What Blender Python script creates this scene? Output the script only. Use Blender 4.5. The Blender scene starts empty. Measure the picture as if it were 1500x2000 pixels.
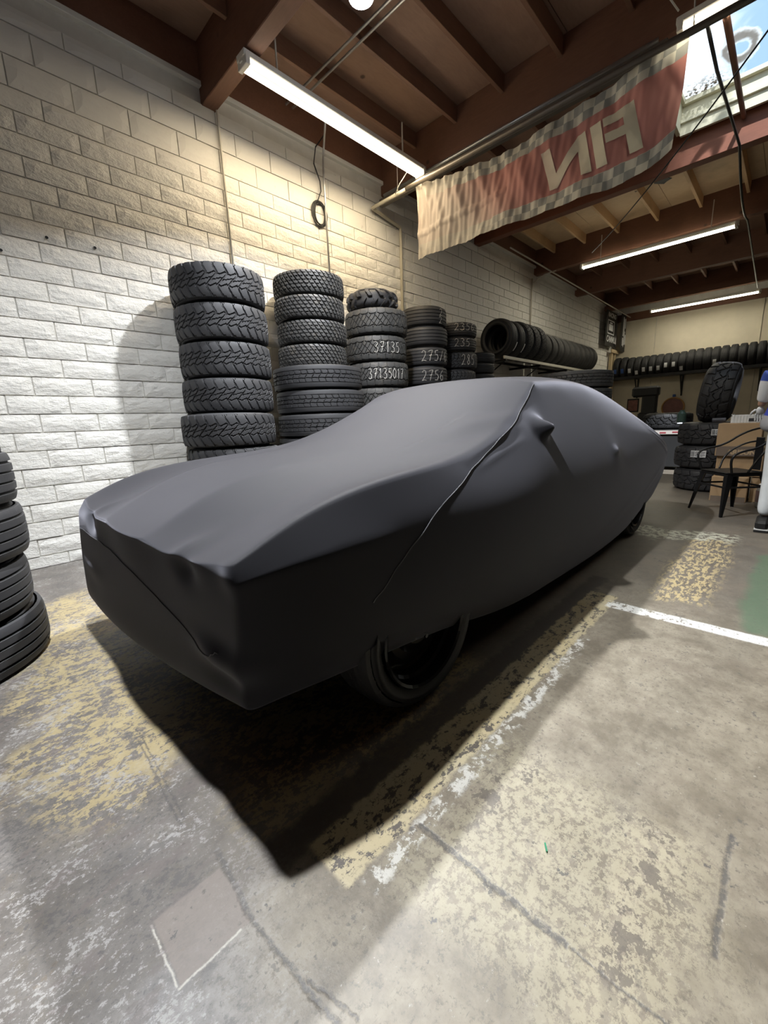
import bpy, bmesh, math, random
import numpy as np
from mathutils import Matrix, Vector
random.seed(7); rng = np.random.default_rng(7)
sc = bpy.context.scene; COL = sc.collection
PI = math.pi

# ---------------------------------------------------------------- camera
cam = bpy.data.objects.new('camera', bpy.data.cameras.new('camera')); COL.objects.link(cam)
sc.camera = cam
cam.data.sensor_fit = 'VERTICAL'; cam.data.sensor_height = 36.0; cam.data.lens = 801.2/2000*36
cam.data.clip_start = 0.02; cam.data.clip_end = 200
_y, _p, _r = math.radians(44.455), math.radians(12.209), math.radians(-2.228)
_f = Vector((math.cos(_p)*math.cos(_y), math.cos(_p)*math.sin(_y), -math.sin(_p)))
_rt = Vector((math.sin(_y), -math.cos(_y), 0)); _up = _rt.cross(_f)
_r2 = math.cos(_r)*_rt + math.sin(_r)*_up; _u2 = -math.sin(_r)*_rt + math.cos(_r)*_up
cam.matrix_world = Matrix(((_r2.x, _u2.x, -_f.x, 0), (_r2.y, _u2.y, -_f.y, 0), (_r2.z, _u2.z, -_f.z, 1.08), (0, 0, 0, 1)))

# ---------------------------------------------------------------- world, sun, exposure
w = bpy.data.worlds.new('sky'); sc.world = w; w.use_nodes = True
w.node_tree.nodes['Background'].inputs[0].default_value = (0.34, 0.62, 1.0, 1)
w.node_tree.nodes['Background'].inputs[1].default_value = 1.0
sun = bpy.data.objects.new('sun', bpy.data.lights.new('sun', 'SUN')); COL.objects.link(sun)
sun.data.energy = 9.0; sun.data.angle = 0.01; sun.rotation_euler = (math.radians(20), math.radians(-38), 0)
sc.view_settings.view_transform = 'Standard'; sc.view_settings.look = 'None'
sc.view_settings.gamma = 1.0; sc.view_settings.use_curve_mapping = False
sc.view_settings.exposure = 0.0
LED_A, LED_B = 170.0, 130.0
LED_COL = (0.93, 0.96, 1.0); TUBE_COL = (1.0, 0.80, 0.52); FAR_COL = (1.0, 0.93, 0.74)

# ---------------------------------------------------------------- material helpers
class NT:
    def __init__(s, name, rough=0.6, metal=0.0):
        s.m = bpy.data.materials.new(name); s.m.use_nodes = True
        s.t = s.m.node_tree; s.b = s.t.nodes['Principled BSDF']
        s.b.inputs['Roughness'].default_value = rough; s.b.inputs['Metallic'].default_value = metal
        s._c = None
    def coord(s, kind='Object'):
        if s._c is None: s._c = s.t.nodes.new('ShaderNodeTexCoord')
        return s._c.outputs[kind]
    def geo(s):
        n = s.t.nodes.new('ShaderNodeNewGeometry'); return n.outputs['Position']
    def put(s, sock, v):
        if hasattr(v, 'links') or isinstance(v, bpy.types.NodeSocket): s.t.links.new(v, sock)
        elif isinstance(v, (tuple, list)) and len(v) == 3 and len(sock.default_value) == 4: sock.default_value = (*v, 1)
        else: sock.default_value = v
    def op(s, o, a, b=0.0, c=None, clamp=False):
        n = s.t.nodes.new('ShaderNodeMath'); n.operation = o; n.use_clamp = clamp
        s.put(n.inputs[0], a); s.put(n.inputs[1], b)
        if c is not None: s.put(n.inputs[2], c)
        return n.outputs[0]
    def sep(s, v):
        n = s.t.nodes.new('ShaderNodeSeparateXYZ'); s.t.links.new(v, n.inputs[0]); return n.outputs
    def comb(s, x, y, z=0.0):
        n = s.t.nodes.new('ShaderNodeCombineXYZ')
        for i, q in enumerate((x, y, z)): s.put(n.inputs[i], q)
        return n.outputs[0]
    def noise(s, scale, detail=3, rough=0.55, vec=None, stretch=None, dist=0.0):
        v = vec if vec is not None else s.coord()
        if stretch:
            m = s.t.nodes.new('ShaderNodeMapping'); s.t.links.new(v, m.inputs[0])
            m.inputs['Scale'].default_value = stretch[:3]
            if len(stretch) > 3: m.inputs['Rotation'].default_value = (0, 0, stretch[3])
            v = m.outputs[0]
        n = s.t.nodes.new('ShaderNodeTexNoise'); s.t.links.new(v, n.inputs['Vector'])
        n.inputs['Scale'].default_value = scale; n.inputs['Detail'].default_value = detail
        n.inputs['Roughness'].default_value = rough; n.inputs['Distortion'].default_value = dist
        return n.outputs['Fac']
    def step(s, v, a, b):
        n = s.t.nodes.new('ShaderNodeMapRange'); n.interpolation_type = 'SMOOTHSTEP'
        s.put(n.inputs[0], v); s.put(n.inputs[1], a); s.put(n.inputs[2], b)
        n.inputs[3].default_value = 0; n.inputs[4].default_value = 1
        return n.outputs[0]
    def mix(s, f, a, b):
        n = s.t.nodes.new('ShaderNodeMix'); n.data_type = 'RGBA'
        s.put(n.inputs[0], f); s.put(n.inputs[6], a); s.put(n.inputs[7], b)
        return n.outputs[2]
    def box(s, x, y, x0, x1, y0, y1, e=0.02):
        a = s.op('MULTIPLY', s.step(x, x0-e, x0+e), s.op('SUBTRACT', 1.0, s.step(x, x1-e, x1+e)))
        b = s.op('MULTIPLY', s.step(y, y0-e, y0+e), s.op('SUBTRACT', 1.0, s.step(y, y1-e, y1+e)))
        return s.op('MULTIPLY', a, b)
    def seg(s, x, y, p, q, wd, jit=None, e=0.012):
        L = math.hypot(q[0]-p[0], q[1]-p[1]); cx, cy = (q[0]-p[0])/L, (q[1]-p[1])/L
        dx = s.op('SUBTRACT', x, p[0]); dy = s.op('SUBTRACT', y, p[1])
        t = s.op('ADD', s.op('MULTIPLY', dx, cx), s.op('MULTIPLY', dy, cy))
        d = s.op('ADD', s.op('MULTIPLY', dx, -cy), s.op('MULTIPLY', dy, cx))
        if jit is not None: d = s.op('ADD', d, jit)
        d = s.op('ABSOLUTE', d)
        m = s.op('SUBTRACT', 1.0, s.step(d, wd-e if wd > e else 0.0, wd+e))
        return s.op('MULTIPLY', m, s.op('MULTIPLY', s.step(t, -e, e), s.op('SUBTRACT', 1.0, s.step(t, L-e, L+e))))
    def color(s, c): s.put(s.b.inputs['Base Color'], c); return s
    def rough(s, c): s.put(s.b.inputs['Roughness'], c); return s
    def bump(s, h, strength=0.3, dist=0.01):
        n = s.t.nodes.new('ShaderNodeBump'); s.put(n.inputs['Height'], h)
        n.inputs['Strength'].default_value = strength; n.inputs['Distance'].default_value = dist
        s.t.links.new(n.outputs[0], s.b.inputs['Normal']); return s

def simple(name, col, rough=0.6, metal=0.0, var=0.15, scale=8, bump=0.0, bscale=60):
    t = NT(name, rough, metal); n = t.noise(scale, 4)
    t.color(t.mix(n, tuple(c*(1-var) for c in col), tuple(min(1, c*(1+var)) for c in col)))
    if bump: t.bump(t.noise(bscale, 3), bump, 0.004)
    return t.m
def emit(name, col, strength):
    m = bpy.data.materials.new(name); m.use_nodes = True; n = m.node_tree.nodes
    n.remove(n['Principled BSDF']); e = n.new('ShaderNodeEmission')
    e.inputs[0].default_value = (*col, 1); e.inputs[1].default_value = strength
    m.node_tree.links.new(e.outputs[0], n['Material Output'].inputs[0]); return m

# ---------------------------------------------------------------- mesh helpers
def link(name, me, parent=None, loc=None, rot=None, mat=None):
    o = bpy.data.objects.new(name, me); COL.objects.link(o)
    if parent is not None: o.parent = parent
    if loc is not None: o.location = loc
    if rot is not None: o.rotation_euler = rot
    if mat is not None and me is not None: 
        me.materials.clear(); me.materials.append(mat)
    return o
def tag(o, label=None, cat=None, group=None, kind=None):
    for k, v in (('label', label), ('category', cat), ('group', group), ('kind', kind)):
        if v: o[k] = v
    return o
def empty(name, loc=(0, 0, 0), rot=(0, 0, 0), **k):
    o = bpy.data.objects.new(name, None); COL.objects.link(o); o.location = loc; o.rotation_euler = rot
    o.empty_display_size = 0.05
    return tag(o, **k)
def copy_tree(o, parent=None):
    c = o.copy(); COL.objects.link(c)
    if parent is not None: c.parent = parent
    for ch in list(o.children): copy_tree(ch, c)
    return c
class MB:
    """collects shapes, builds ONE mesh object"""
    def __init__(s): s.v = []; s.f = []
    def add(s, vs, fs):
        n = len(s.v); s.v += [tuple(v) for v in vs]; s.f += [tuple(i+n for i in f) for f in fs]; return s
    def box(s, x0, x1, y0, y1, z0, z1, b=0.0, M=None):
        if b <= 0:
            vs = [(x, y, z) for x in (x0, x1) for y in (y0, y1) for z in (z0, z1)]
            fs = [(0, 1, 3, 2), (4, 6, 7, 5), (0, 4, 5, 1), (2, 3, 7, 6), (0, 2, 6, 4), (1, 5, 7, 3)]
        else:
            bm = bmesh.new(); bmesh.ops.create_cube(bm, size=1)
            for v in bm.verts:
                v.co = Vector(((x0+x1)/2+v.co.x*(x1-x0), (y0+y1)/2+v.co.y*(y1-y0), (z0+z1)/2+v.co.z*(z1-z0)))
            bmesh.ops.bevel(bm, geom=bm.edges[:], offset=b, segments=1, affect='EDGES')
            bm.verts.index_update(); vs = [tuple(v.co) for v in bm.verts]; fs = [tuple(v.index for v in f.verts) for f in bm.faces]; bm.free()
        if M is not None: vs = [tuple(M @ Vector(v)) for v in vs]
        return s.add(vs, fs)
    def tube(s, pts, r, n=8, closed=False):
        pts = [Vector(p) for p in pts]; N = len(pts); vs = []; fs = []
        rr = r if isinstance(r, (list, tuple)) else [r]*N
        prev = None
        for i, p in enumerate(pts):
            if closed: t = pts[(i+1) % N]-pts[i-1]
            else: t = pts[min(i+1, N-1)]-pts[max(i-1, 0)]
            t.normalize()
            if prev is None:
                a = Vector((0, 0, 1)) if abs(t.z) < 0.9 else Vector((1, 0, 0)); u = t.cross(a).normalized()
            else: u = (prev-t*prev.dot(t)).normalized()
            prev = u; v = t.cross(u)
            for k in range(n):
                a = 2*PI*k/n; vs.append(p+rr[i]*(math.cos(a)*u+math.sin(a)*v))
        m = N if closed else N-1
        for i in range(m):
            for k in range(n):
                a = i*n+k; b = i*n+(k+1) % n; c = ((i+1) % N)*n+(k+1) % n; d = ((i+1) % N)*n+k
                fs.append((a, b, c, d))
        if not closed: fs.append(tuple(range(n))[::-1]); fs.append(tuple((N-1)*n+k for k in range(n)))
        return s.add(vs, fs)
    def lathe(s, prof, n=32, M=None, cap=False):
        vs = []; fs = []; P = len(prof)
        for i in range(n):
            a = 2*PI*i/n
            for (r, z) in prof: 
                v = Vector((r*math.cos(a), r*math.sin(a), z)); vs.append(M @ v if M is not None else v)
        for i in range(n):
            for j in range(P-1):
                a = i*P+j; b = ((i+1) % n)*P+j; fs.append((a, b, b+1, a+1))
        if cap:
            fs.append(tuple(i*P for i in range(n))[::-1]); fs.append(tuple(i*P+P-1 for i in range(n)))
        return s.add(vs, fs)
    def mesh(s, name, smooth=False):
        me = bpy.data.meshes.new(name); me.from_pydata(s.v, [], s.f); me.validate()
        if smooth: me.polygons.foreach_set('use_smooth', [True]*len(me.polygons))
        bm = bmesh.new(); bm.from_mesh(me); bmesh.ops.recalc_face_normals(bm, faces=bm.faces[:]); bm.to_mesh(me); bm.free()
        return me
    def build(s, name, mat, parent=None, loc=None, rot=None, smooth=False, **k):
        return tag(link(name, s.mesh(name, smooth), parent, loc, rot, mat), **k)
def grid(name, P, cu=False, cv=False, smooth=True):
    """P: (nu,nv,3) array"""
    nu, nv = P.shape[:2]; me = bpy.data.meshes.new(name)
    iu = np.arange(nu if cu else nu-1); iv = np.arange(nv if cv else nv-1)
    A, B = np.meshgrid(iu, iv, indexing='ij'); A2 = (A+1) % nu; B2 = (B+1) % nv
    F = np.stack([A*nv+B, A2*nv+B, A2*nv+B2, A*nv+B2], -1).reshape(-1, 4)
    me.vertices.add(nu*nv); me.vertices.foreach_set('co', P.reshape(-1).astype(np.float32))
    me.loops.add(F.size); me.loops.foreach_set('vertex_index', F.reshape(-1).astype(np.int32))
    me.polygons.add(len(F)); me.polygons.foreach_set('loop_start', np.arange(0, F.size, 4, dtype=np.int32))
    me.polygons.foreach_set('loop_total', np.full(len(F), 4, dtype=np.int32))
    me.polygons.foreach_set('use_smooth', np.full(len(F), smooth))
    me.update(calc_edges=True); me.validate(); return me

# ---------------------------------------------------------------- materials
def mat_wall():
    t = NT('painted block', 0.55)
    n = t.noise(1.3, 4, vec=t.geo()); n2 = t.noise(38, 4, 0.6, vec=t.geo()); n3 = t.noise(9, 5, 0.65, vec=t.geo())
    c = t.mix(n, (0.70, 0.68, 0.62), (0.80, 0.79, 0.75))
    c = t.mix(t.step(n3, 0.63, 0.74), c, (0.60, 0.58, 0.54))
    c = t.mix(t.op('MULTIPLY', t.step(t.noise(30, 5, 0.7, vec=t.geo()), 0.67, 0.72), t.step(t.noise(2.2, 2, vec=t.geo()), 0.55, 0.65)), c, (0.28, 0.27, 0.26))
    z = t.sep(t.geo())[2]
    sm = t.op('SUBTRACT', 1.0, t.step(z, 3.35, 3.65))   # lower courses are split-faced, upper ones smooth
    h = t.op('MULTIPLY', t.op('ADD', t.op('MULTIPLY', t.noise(20, 5, 0.62, vec=t.geo(), stretch=(0.7, 1, 1.2)), 1.0), t.op('MULTIPLY', n2, 0.25)), t.op('ADD', t.op('MULTIPLY', sm, 0.9), 0.1))
    t.color(c).bump(h, 0.55, 0.03); return t.m
M_WALL = mat_wall()
M_MORTAR = simple('painted mortar', (0.62, 0.60, 0.55), 0.7, bump=0.3)
def mat_floor():
    t = NT('worn concrete', 0.42)
    v = t.geo(); x, y, z = t.sep(v)
    N = lambda sc_, d=4, r=0.6, st=None: t.noise(sc_, d, r, vec=v, stretch=st)
    big = N(0.9, 3); med = N(5, 5, 0.65); fine = N(60, 5, 0.7); spk = N(140, 2, 0.6)
    mm = t.step(t.op('ADD', t.op('MULTIPLY', med, .6), t.op('MULTIPLY', N(13, 6, .7), .4)), .36, .64)
    warm = t.mix(mm, (0.17, 0.143, 0.104), (0.325, 0.285, 0.215))
    grey = t.mix(mm, (0.15, 0.142, 0.138), (0.36, 0.345, 0.33))
    left = t.op('SUBTRACT', 1.0, t.step(t.op('ADD', t.op('SUBTRACT', x, t.op('MULTIPLY', y, 0.35)), t.op('MULTIPLY', big, 0.5)), 0.05, 0.45))
    c = t.mix(left, warm, grey)
    dirt = t.mix(med, (0.085, 0.072, 0.060), (0.155, 0.135, 0.112))
    # oily traffic dirt below and beyond the car
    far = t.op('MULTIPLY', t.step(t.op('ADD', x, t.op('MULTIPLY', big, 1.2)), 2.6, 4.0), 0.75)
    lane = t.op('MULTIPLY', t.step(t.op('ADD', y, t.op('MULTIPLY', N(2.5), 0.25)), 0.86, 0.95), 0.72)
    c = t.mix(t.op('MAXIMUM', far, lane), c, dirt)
    # fine pits and scratches
    c = t.mix(t.op('MULTIPLY', t.step(fine, 0.58, 0.68), 0.5), c, (0.13, 0.115, 0.10))
    c = t.mix(t.op('MULTIPLY', t.step(N(45, 6, 0.75), 0.62, 0.7), 0.7), c, (0.52, 0.49, 0.42))
    scr = t.op('MAXIMUM', t.step(N(20, 5, 0.75, (1, 8, 1, 0.55)), 0.62, 0.68), t.step(N(34, 5, 0.75, (7, 1, 1, -0.2)), 0.64, 0.70))
    c = t.mix(t.op('MULTIPLY', scr, 0.55), c, (0.09, 0.08, 0.075))
    c = t.mix(t.op('MULTIPLY', t.step(N(2.6, 6, 0.72), 0.50, 0.64), 0.55), c, t.mix(left, (0.20, 0.165, 0.125), (0.115, 0.108, 0.105)))
    c = t.mix(t.op('MULTIPLY', t.step(N(24, 7, 0.8), 0.52, 0.60), 0.32), c, (0.16, 0.135, 0.10))
    cz = t.box(t.op('ADD', x, t.op('MULTIPLY', t.op('SUBTRACT', N(3, 4), .5), .4)), t.op('ADD', y, t.op('MULTIPLY', t.op('SUBTRACT', N(4, 4), .5), .3)), 0.55, 1.15, 0.0, 0.56, 0.08)
    c = t.mix(t.op('MULTIPLY', t.op('MULTIPLY', cz, t.step(N(38, 7, .8), 0.46, 0.50)), .55), c, (0.47, 0.42, 0.29))
    # old yellow paint, flaking
    fl = t.op('ADD', t.op('MULTIPLY', N(17, 7, 0.78, (1.0, 1.9, 1, 0.5)), 0.65), t.op('MULTIPLY', N(4.5, 4, 0.65), 0.35)); fl2 = N(46, 6, 0.75)
    edge = t.op('MULTIPLY', t.op('SUBTRACT', N(2.2, 3), 0.5), 0.9)
    yx = t.op('ADD', x, edge); yy = t.op('ADD', y, t.op('MULTIPLY', edge, 0.8))
    ya = t.op('MAXIMUM', t.box(yx, yy, 0.40, 1.5, 0.84, 3.45, 0.12), t.box(yx, yy, -0.02, 0.5, 1.30, 3.4, 0.10))
    yf = t.op('MULTIPLY', ya, t.op('SUBTRACT', 1.0, t.step(t.op('ADD', fl, t.op('MULTIPLY', t.op('SUBTRACT', fl2, 0.5), 0.45)), 0.492, 0.515)))
    ycol = t.mix(N(12, 4), (0.33, 0.26, 0.125), (0.50, 0.41, 0.225))
    c = t.mix(t.op('MULTIPLY', yf, 0.85), c, ycol)
    # painted lane strip along the car, worn cream and yellow, with a tarry band
    jit = t.op('MULTIPLY', t.op('SUBTRACT', N(14, 5, 0.7), 0.5), 0.10)
    dark = t.seg(x, y, (0.36, 0.82), (2.9, 0.80), 0.05, jit, 0.02)
    c = t.mix(t.op('MULTIPLY', dark, 0.8), c, (0.075, 0.06, 0.048))
    strip = t.seg(x, y, (0.46, 0.695), (2.62, 0.695), 0.075, t.op('MULTIPLY', jit, 0.6), 0.008)
    worn = t.op('SUBTRACT', 1.0, t.step(t.op('ADD', N(15, 6, 0.75, (1, 1.6, 1)), t.op('MULTIPLY', t.op('SUBTRACT', fl2, .5), .4)), 0.53, 0.57))
    c = t.mix(strip, c, t.mix(worn, (0.10, 0.085, 0.068), t.mix(N(3, 2), (0.50, 0.46, 0.34), (0.45, 0.34, 0.15))))
    wl = t.seg(x, y, (0.5, 0.585), (2.0, 0.60), 0.022, t.op('MULTIPLY', jit, 0.7), 0.01)
    c = t.mix(t.op('MULTIPLY', wl, t.step(N(20, 6, 0.75), 0.485, 0.54)), c, (0.60, 0.58, 0.52))
    # white cross line running off to the right
    cl = t.seg(x, y, (2.49, 0.64), (2.535, -3.0), 0.048, t.op('MULTIPLY', jit, 0.22), 0.008)
    cw = t.op('MULTIPLY', cl, t.step(t.op('SUBTRACT', N(24, 6, 0.72), t.op('MULTIPLY', y, 0.10)), 0.36, 0.42))
    c = t.mix(cw, c, (0.78, 0.77, 0.72))
    # more yellow far on the right and green paint beside it
    y2 = t.box(t.op('ADD', x, edge), t.op('ADD', y, t.op('MULTIPLY', edge, .3)), 2.75, 4.3, 0.22, 0.48, 0.06)
    c = t.mix(t.op('MULTIPLY', y2, t.op('SUBTRACT', 1.0, t.step(N(14, 5, 0.7, (1, 2.5, 1)), 0.46, 0.52))), c, (0.48, 0.38, 0.20))
    y3 = t.box(t.op('ADD', x, edge), y, 4.25, 4.6, 0.2, 0.95, 0.06)
    c = t.mix(t.op('MULTIPLY', y3, t.op('SUBTRACT', 1.0, t.step(N(18, 5, 0.7), 0.48, 0.54))), c, (0.50, 0.49, 0.38))
    gr = t.box(t.op('ADD', x, t.op('MULTIPLY', edge, .5)), t.op('ADD', y, t.op('MULTIPLY', edge, .15)), 2.62, 4.1, -1.2, 0.06, 0.03)
    c = t.mix(t.op('MULTIPLY', gr, 0.75), c, (0.10, 0.17, 0.10))
    # patch, cracks, dark joints
    pt = t.box(t.op('ADD', x, t.op('MULTIPLY', jit, .1)), t.op('ADD', y, t.op('MULTIPLY', jit, .1)), 0.12, 0.275, 0.735, 0.90, 0.004)
    c = t.mix(t.op('MULTIPLY', pt, .82), c, t.mix(med, (0.21, 0.175, 0.15), (0.27, 0.235, 0.205)))
    ptl = t.op('MAXIMUM', t.seg(x, y, (0.115, 0.895), (0.115, 0.74), 0.002, t.op('MULTIPLY', jit, .2), 0.002), t.seg(x, y, (0.115, 0.735), (0.25, 0.735), 0.002, t.op('MULTIPLY', jit, .2), 0.002))
    c = t.mix(t.op('MULTIPLY', ptl, 0.8), c, (0.60, 0.57, 0.50))
    j2 = t.op('ADD', t.op('MULTIPLY', jit, 0.2), t.op('MULTIPLY', t.op('SUBTRACT', N(90, 3), .5), .012))
    cr = [((0.275, 0.73), (0.30, 0.44), 0.005), ((0.29, 0.95), (0.275, 0.73), 0.006), ((0.70, 0.60), (0.70, 0.20), 0.008), ((0.70, 0.20), (0.73, -0.8), 0.0025),
          ((1.22, -0.02), (0.88, -0.02), 0.006), ((0.27, 1.55), (0.25, 1.08), 0.002), ((0.285, 1.6), (0.265, 1.1), 0.001), ((0.30, 0.56), (0.33, 0.44), 0.002)]
    m = None
    for a, b, wd in cr:
        q = t.seg(x, y, a, b, wd, j2, 0.004); m = q if m is None else t.op('MAXIMUM', m, q)
    c = t.mix(t.op('MULTIPLY', m, t.op('ADD', t.op('MULTIPLY', t.step(N(70, 5, .75), 0.42, 0.52), 0.5), 0.35)), c, (0.095, 0.088, 0.082))
    # blotches: tar spots, worn grey spots
    c = t.mix(t.op('MULTIPLY', t.op('MULTIPLY', scr, ya), .7), c, (0.09, 0.08, 0.07))
    b1 = t.step(N(17, 6, 0.7), 0.635, 0.655); b2 = t.step(N(5.0, 5, 0.68, (1, 1, 1)), 0.655, 0.675)
    zb = t.op('MAXIMUM', t.box(t.op('ADD', x, edge), y, 0.74, 1.12, 0.02, 0.22, 0.08), t.box(t.op('ADD', x, edge), y, 0.80, 1.15, 0.38, 0.58, 0.06))
    c = t.mix(t.op('MULTIPLY', t.op('MULTIPLY', zb, t.step(N(13, 6, .72), 0.55, 0.575)), .75), c, (0.105, 0.088, 0.075))
    zone = t.step(N(1.6, 2), 0.44, 0.55)
    c = t.mix(t.op('MULTIPLY', t.op('MAXIMUM', b1, t.op('MULTIPLY', b2, 0.7)), t.op('ADD', t.op('MULTIPLY', zone, 0.6), 0.2)), c, (0.085, 0.08, 0.078))
    gl = t.op('MULTIPLY', t.op('MULTIPLY', left, t.op('SUBTRACT', 1.0, t.op('MULTIPLY', pt, .8))), t.op('SUBTRACT', 1.0, t.op('MULTIPLY', yf, .8)))
    gran = t.op('ADD', t.op('MULTIPLY', N(52, 7, 0.8, (1, 1.4, 1, .5)), 0.6), t.op('MULTIPLY', N(4, 4, .6), 0.4))
    c = t.mix(t.op('MULTIPLY', t.op('MULTIPLY', t.step(gran, 0.53, 0.565), gl), .6), c, (0.47, 0.455, 0.435))
    c = t.mix(t.op('MULTIPLY', t.op('MULTIPLY', t.op('SUBTRACT', 1.0, t.step(gran, 0.435, 0.465)), gl), .7), c, (0.085, 0.08, 0.078))
    c = t.mix(t.op('MULTIPLY', t.op('MULTIPLY', t.step(N(7, 6, .7, (1, 2.2, 1, .5)), 0.56, 0.59), gl), .6), c, (0.15, 0.125, 0.115))
    gr2 = t.op('MULTIPLY', t.step(N(48, 7, 0.82), 0.555, 0.60), t.op('SUBTRACT', 1.0, left))
    c = t.mix(t.op('MULTIPLY', gr2, .5), c, (0.12, 0.105, 0.085))
    vo = t.t.nodes.new('ShaderNodeTexVoronoi'); t.t.links.new(t.comb(t.op('ADD', x, t.op('MULTIPLY', fine, .02)), t.op('ADD', y, t.op('MULTIPLY', spk, .02)), 0.0), vo.inputs['Vector']); vo.inputs['Scale'].default_value = 42
    pit = t.op('MULTIPLY', t.op('SUBTRACT', 1.0, t.step(vo.outputs['Distance'], 0.10, 0.20)), t.step(N(5, 4, .6), 0.47, 0.56))
    c = t.mix(t.op('MULTIPLY', pit, .65), c, (0.09, 0.08, 0.07))
    hair = t.step(N(26, 3, 0.6, (1, 14, 1, 1.2)), 0.66, 0.70)
    c = t.mix(t.op('MULTIPLY', hair, .35), c, (0.10, 0.09, 0.075))
    rust = t.op('MULTIPLY', t.step(N(7, 5, 0.7), 0.64, 0.68), t.box(x, y, -0.5, 0.12, 0.4, 0.95, 0.08))
    c = t.mix(t.op('MULTIPLY', rust, .7), c, (0.17, 0.11, 0.05))
    t.color(c); t.rough(t.op('ADD', 0.34, t.op('MULTIPLY', med, 0.3)))
    t.bump(t.op('ADD', t.op('MULTIPLY', fine, 0.5), t.op('SUBTRACT', med, t.op('MULTIPLY', m, 0.7))), 0.25, 0.006); return t.m
M_FLOOR = mat_floor()
def mat_wood(name, a, b, st=(1, 8, 8), rough=0.65, knots=True):
    t = NT(name, rough); n = t.noise(6, 5, 0.6, stretch=st, dist=1.2); n2 = t.noise(2.0, 3, vec=t.geo())
    c = t.mix(n, a, b); c = t.mix(t.op('MULTIPLY', t.step(n2, 0.5, 0.75), 0.35), c, tuple(q*0.45 for q in a))
    if knots:
        vo = t.t.nodes.new('ShaderNodeTexVoronoi'); t.t.links.new(t.geo(), vo.inputs['Vector']); vo.inputs['Scale'].default_value = 2.3
        k = t.op('SUBTRACT', 1.0, t.step(vo.outputs['Distance'], 0.03, 0.08)); c = t.mix(t.op('MULTIPLY', k, 0.8), c, (0.03, 0.015, 0.01))
    t.color(c).bump(n, 0.15, 0.004); return t.m
M_BEAM = mat_wood('red stained beam', (0.13, 0.055, 0.032), (0.22, 0.105, 0.062), (8, 1, 8))
M_REDB = mat_wood('oxide red beam', (0.17, 0.055, 0.026), (0.25, 0.085, 0.042), (8, 1, 8), knots=False)
M_JOIST = mat_wood('aged joist', (0.18, 0.09, 0.055), (0.28, 0.155, 0.10))
M_PLY = mat_wood('aged plywood', (0.24, 0.14, 0.098), (0.36, 0.23, 0.165), (1, 4, 4))
M_TANPLY = mat_wood('stained tan roof sheet', (0.55, 0.38, 0.22), (0.70, 0.53, 0.34), (2, 1, 2))
M_JOISTL = mat_wood('pale joist', (0.55, 0.34, 0.17), (0.70, 0.48, 0.26))
M_STUD = mat_wood('pine stud', (0.50, 0.38, 0.22), (0.62, 0.50, 0.32), (8, 8, 1), knots=False)
M_PANEL = simple('cream painted wall panel', (0.60, 0.54, 0.42), 0.6, scale=3)
M_PIPE = simple('painted pipe', (0.50, 0.46, 0.36), 0.45, scale=10)
M_STEEL_SHADE = simple('dark steel rail and shaded pipe', (0.13, 0.11, 0.09), 0.4, 0.3)  # steel channel, and the pipe run whose shade is put into the colour
M_EMT = simple('galvanised conduit', (0.55, 0.55, 0.54), 0.35, 0.8)
M_WCOND = simple('painted conduit', (0.58, 0.55, 0.47), 0.5)
M_CABLE = simple('black cable', (0.02, 0.02, 0.02), 0.5)
M_WCABLE = simple('white cable', (0.6, 0.58, 0.52), 0.5)
M_FIX = simple('white fixture steel', (0.72, 0.70, 0.64), 0.4)
M_TUBE = emit('lit warm tube', (1.0, 0.90, 0.72), 7.0)
M_TUBEF = emit('lit far tube', (1.0, 0.92, 0.70), 16.0)
M_BULB = emit('lit led bulb', (0.90, 0.95, 1.0), 36.0)
M_BLACKM = simple('black metal', (0.02, 0.02, 0.021), 0.35, 0.5)
M_BLACKP = simple('black plastic', (0.009, 0.009, 0.009), 0.6)
M_WHITE = simple('white plastic', (0.75, 0.75, 0.73), 0.45)
M_PAPER = simple('label paper', (0.72, 0.73, 0.74), 0.6)
M_CHALK = simple('chalk', (0.62, 0.60, 0.56), 0.9)
M_INK = simple('label print', (0.03, 0.03, 0.035), 0.6)
M_BLUEINK = simple('blue print', (0.03, 0.09, 0.30), 0.6)
M_CARD = simple('cardboard', (0.40, 0.27, 0.15), 0.8)
M_CARDD = simple('printed cardboard band', (0.17, 0.13, 0.10), 0.8)
def mat_rubber(name, a, b, dust=0.0):
    t = NT(name, 0.62); n = t.noise(7, 5, 0.6)
    c = t.mix(n, a, b)
    if dust: c = t.mix(t.op('MULTIPLY', t.step(t.noise(16, 5, 0.7), 0.5, 0.7), dust), c, (0.16, 0.14, 0.11))
    t.color(c).bump(t.noise(90, 3), 0.12, 0.002); return t.m
M_RUB = mat_rubber('tyre rubber', (0.022, 0.022, 0.024), (0.040, 0.040, 0.043))
M_RUBD = mat_rubber('dusty tyre rubber', (0.034, 0.034, 0.034), (0.055, 0.054, 0.052), 0.35)
M_RUBK = mat_rubber('new black rubber', (0.012, 0.012, 0.013), (0.020, 0.020, 0.021))
def mat_cover():
    t = NT('stretch jersey car cover', 0.72)
    n = t.noise(420, 2, 0.5); big = t.noise(1.2, 3)
    t.color(t.mix(big, (0.009, 0.009, 0.0115), (0.012, 0.012, 0.015)))
    t.b.inputs['Sheen Weight'].default_value = 0.75; t.b.inputs['Sheen Roughness'].default_value = 0.42
    t.b.inputs['Sheen Tint'].default_value = (0.41, 0.41, 0.465, 1)
    t.b.inputs['Specular IOR Level'].default_value = 0.22
    t.bump(n, 0.10, 0.001); return t.m
M_COVER = mat_cover()
M_SEAM = simple('cover seam thread', (0.10, 0.10, 0.105), 0.7)

# ================================================================ SETTING
WY = 4.37; BX = 15.5
fl = MB().box(-4, BX+.2, -5, WY+.2, -0.1, 0).build('floor', M_FLOOR, kind='structure')
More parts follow.
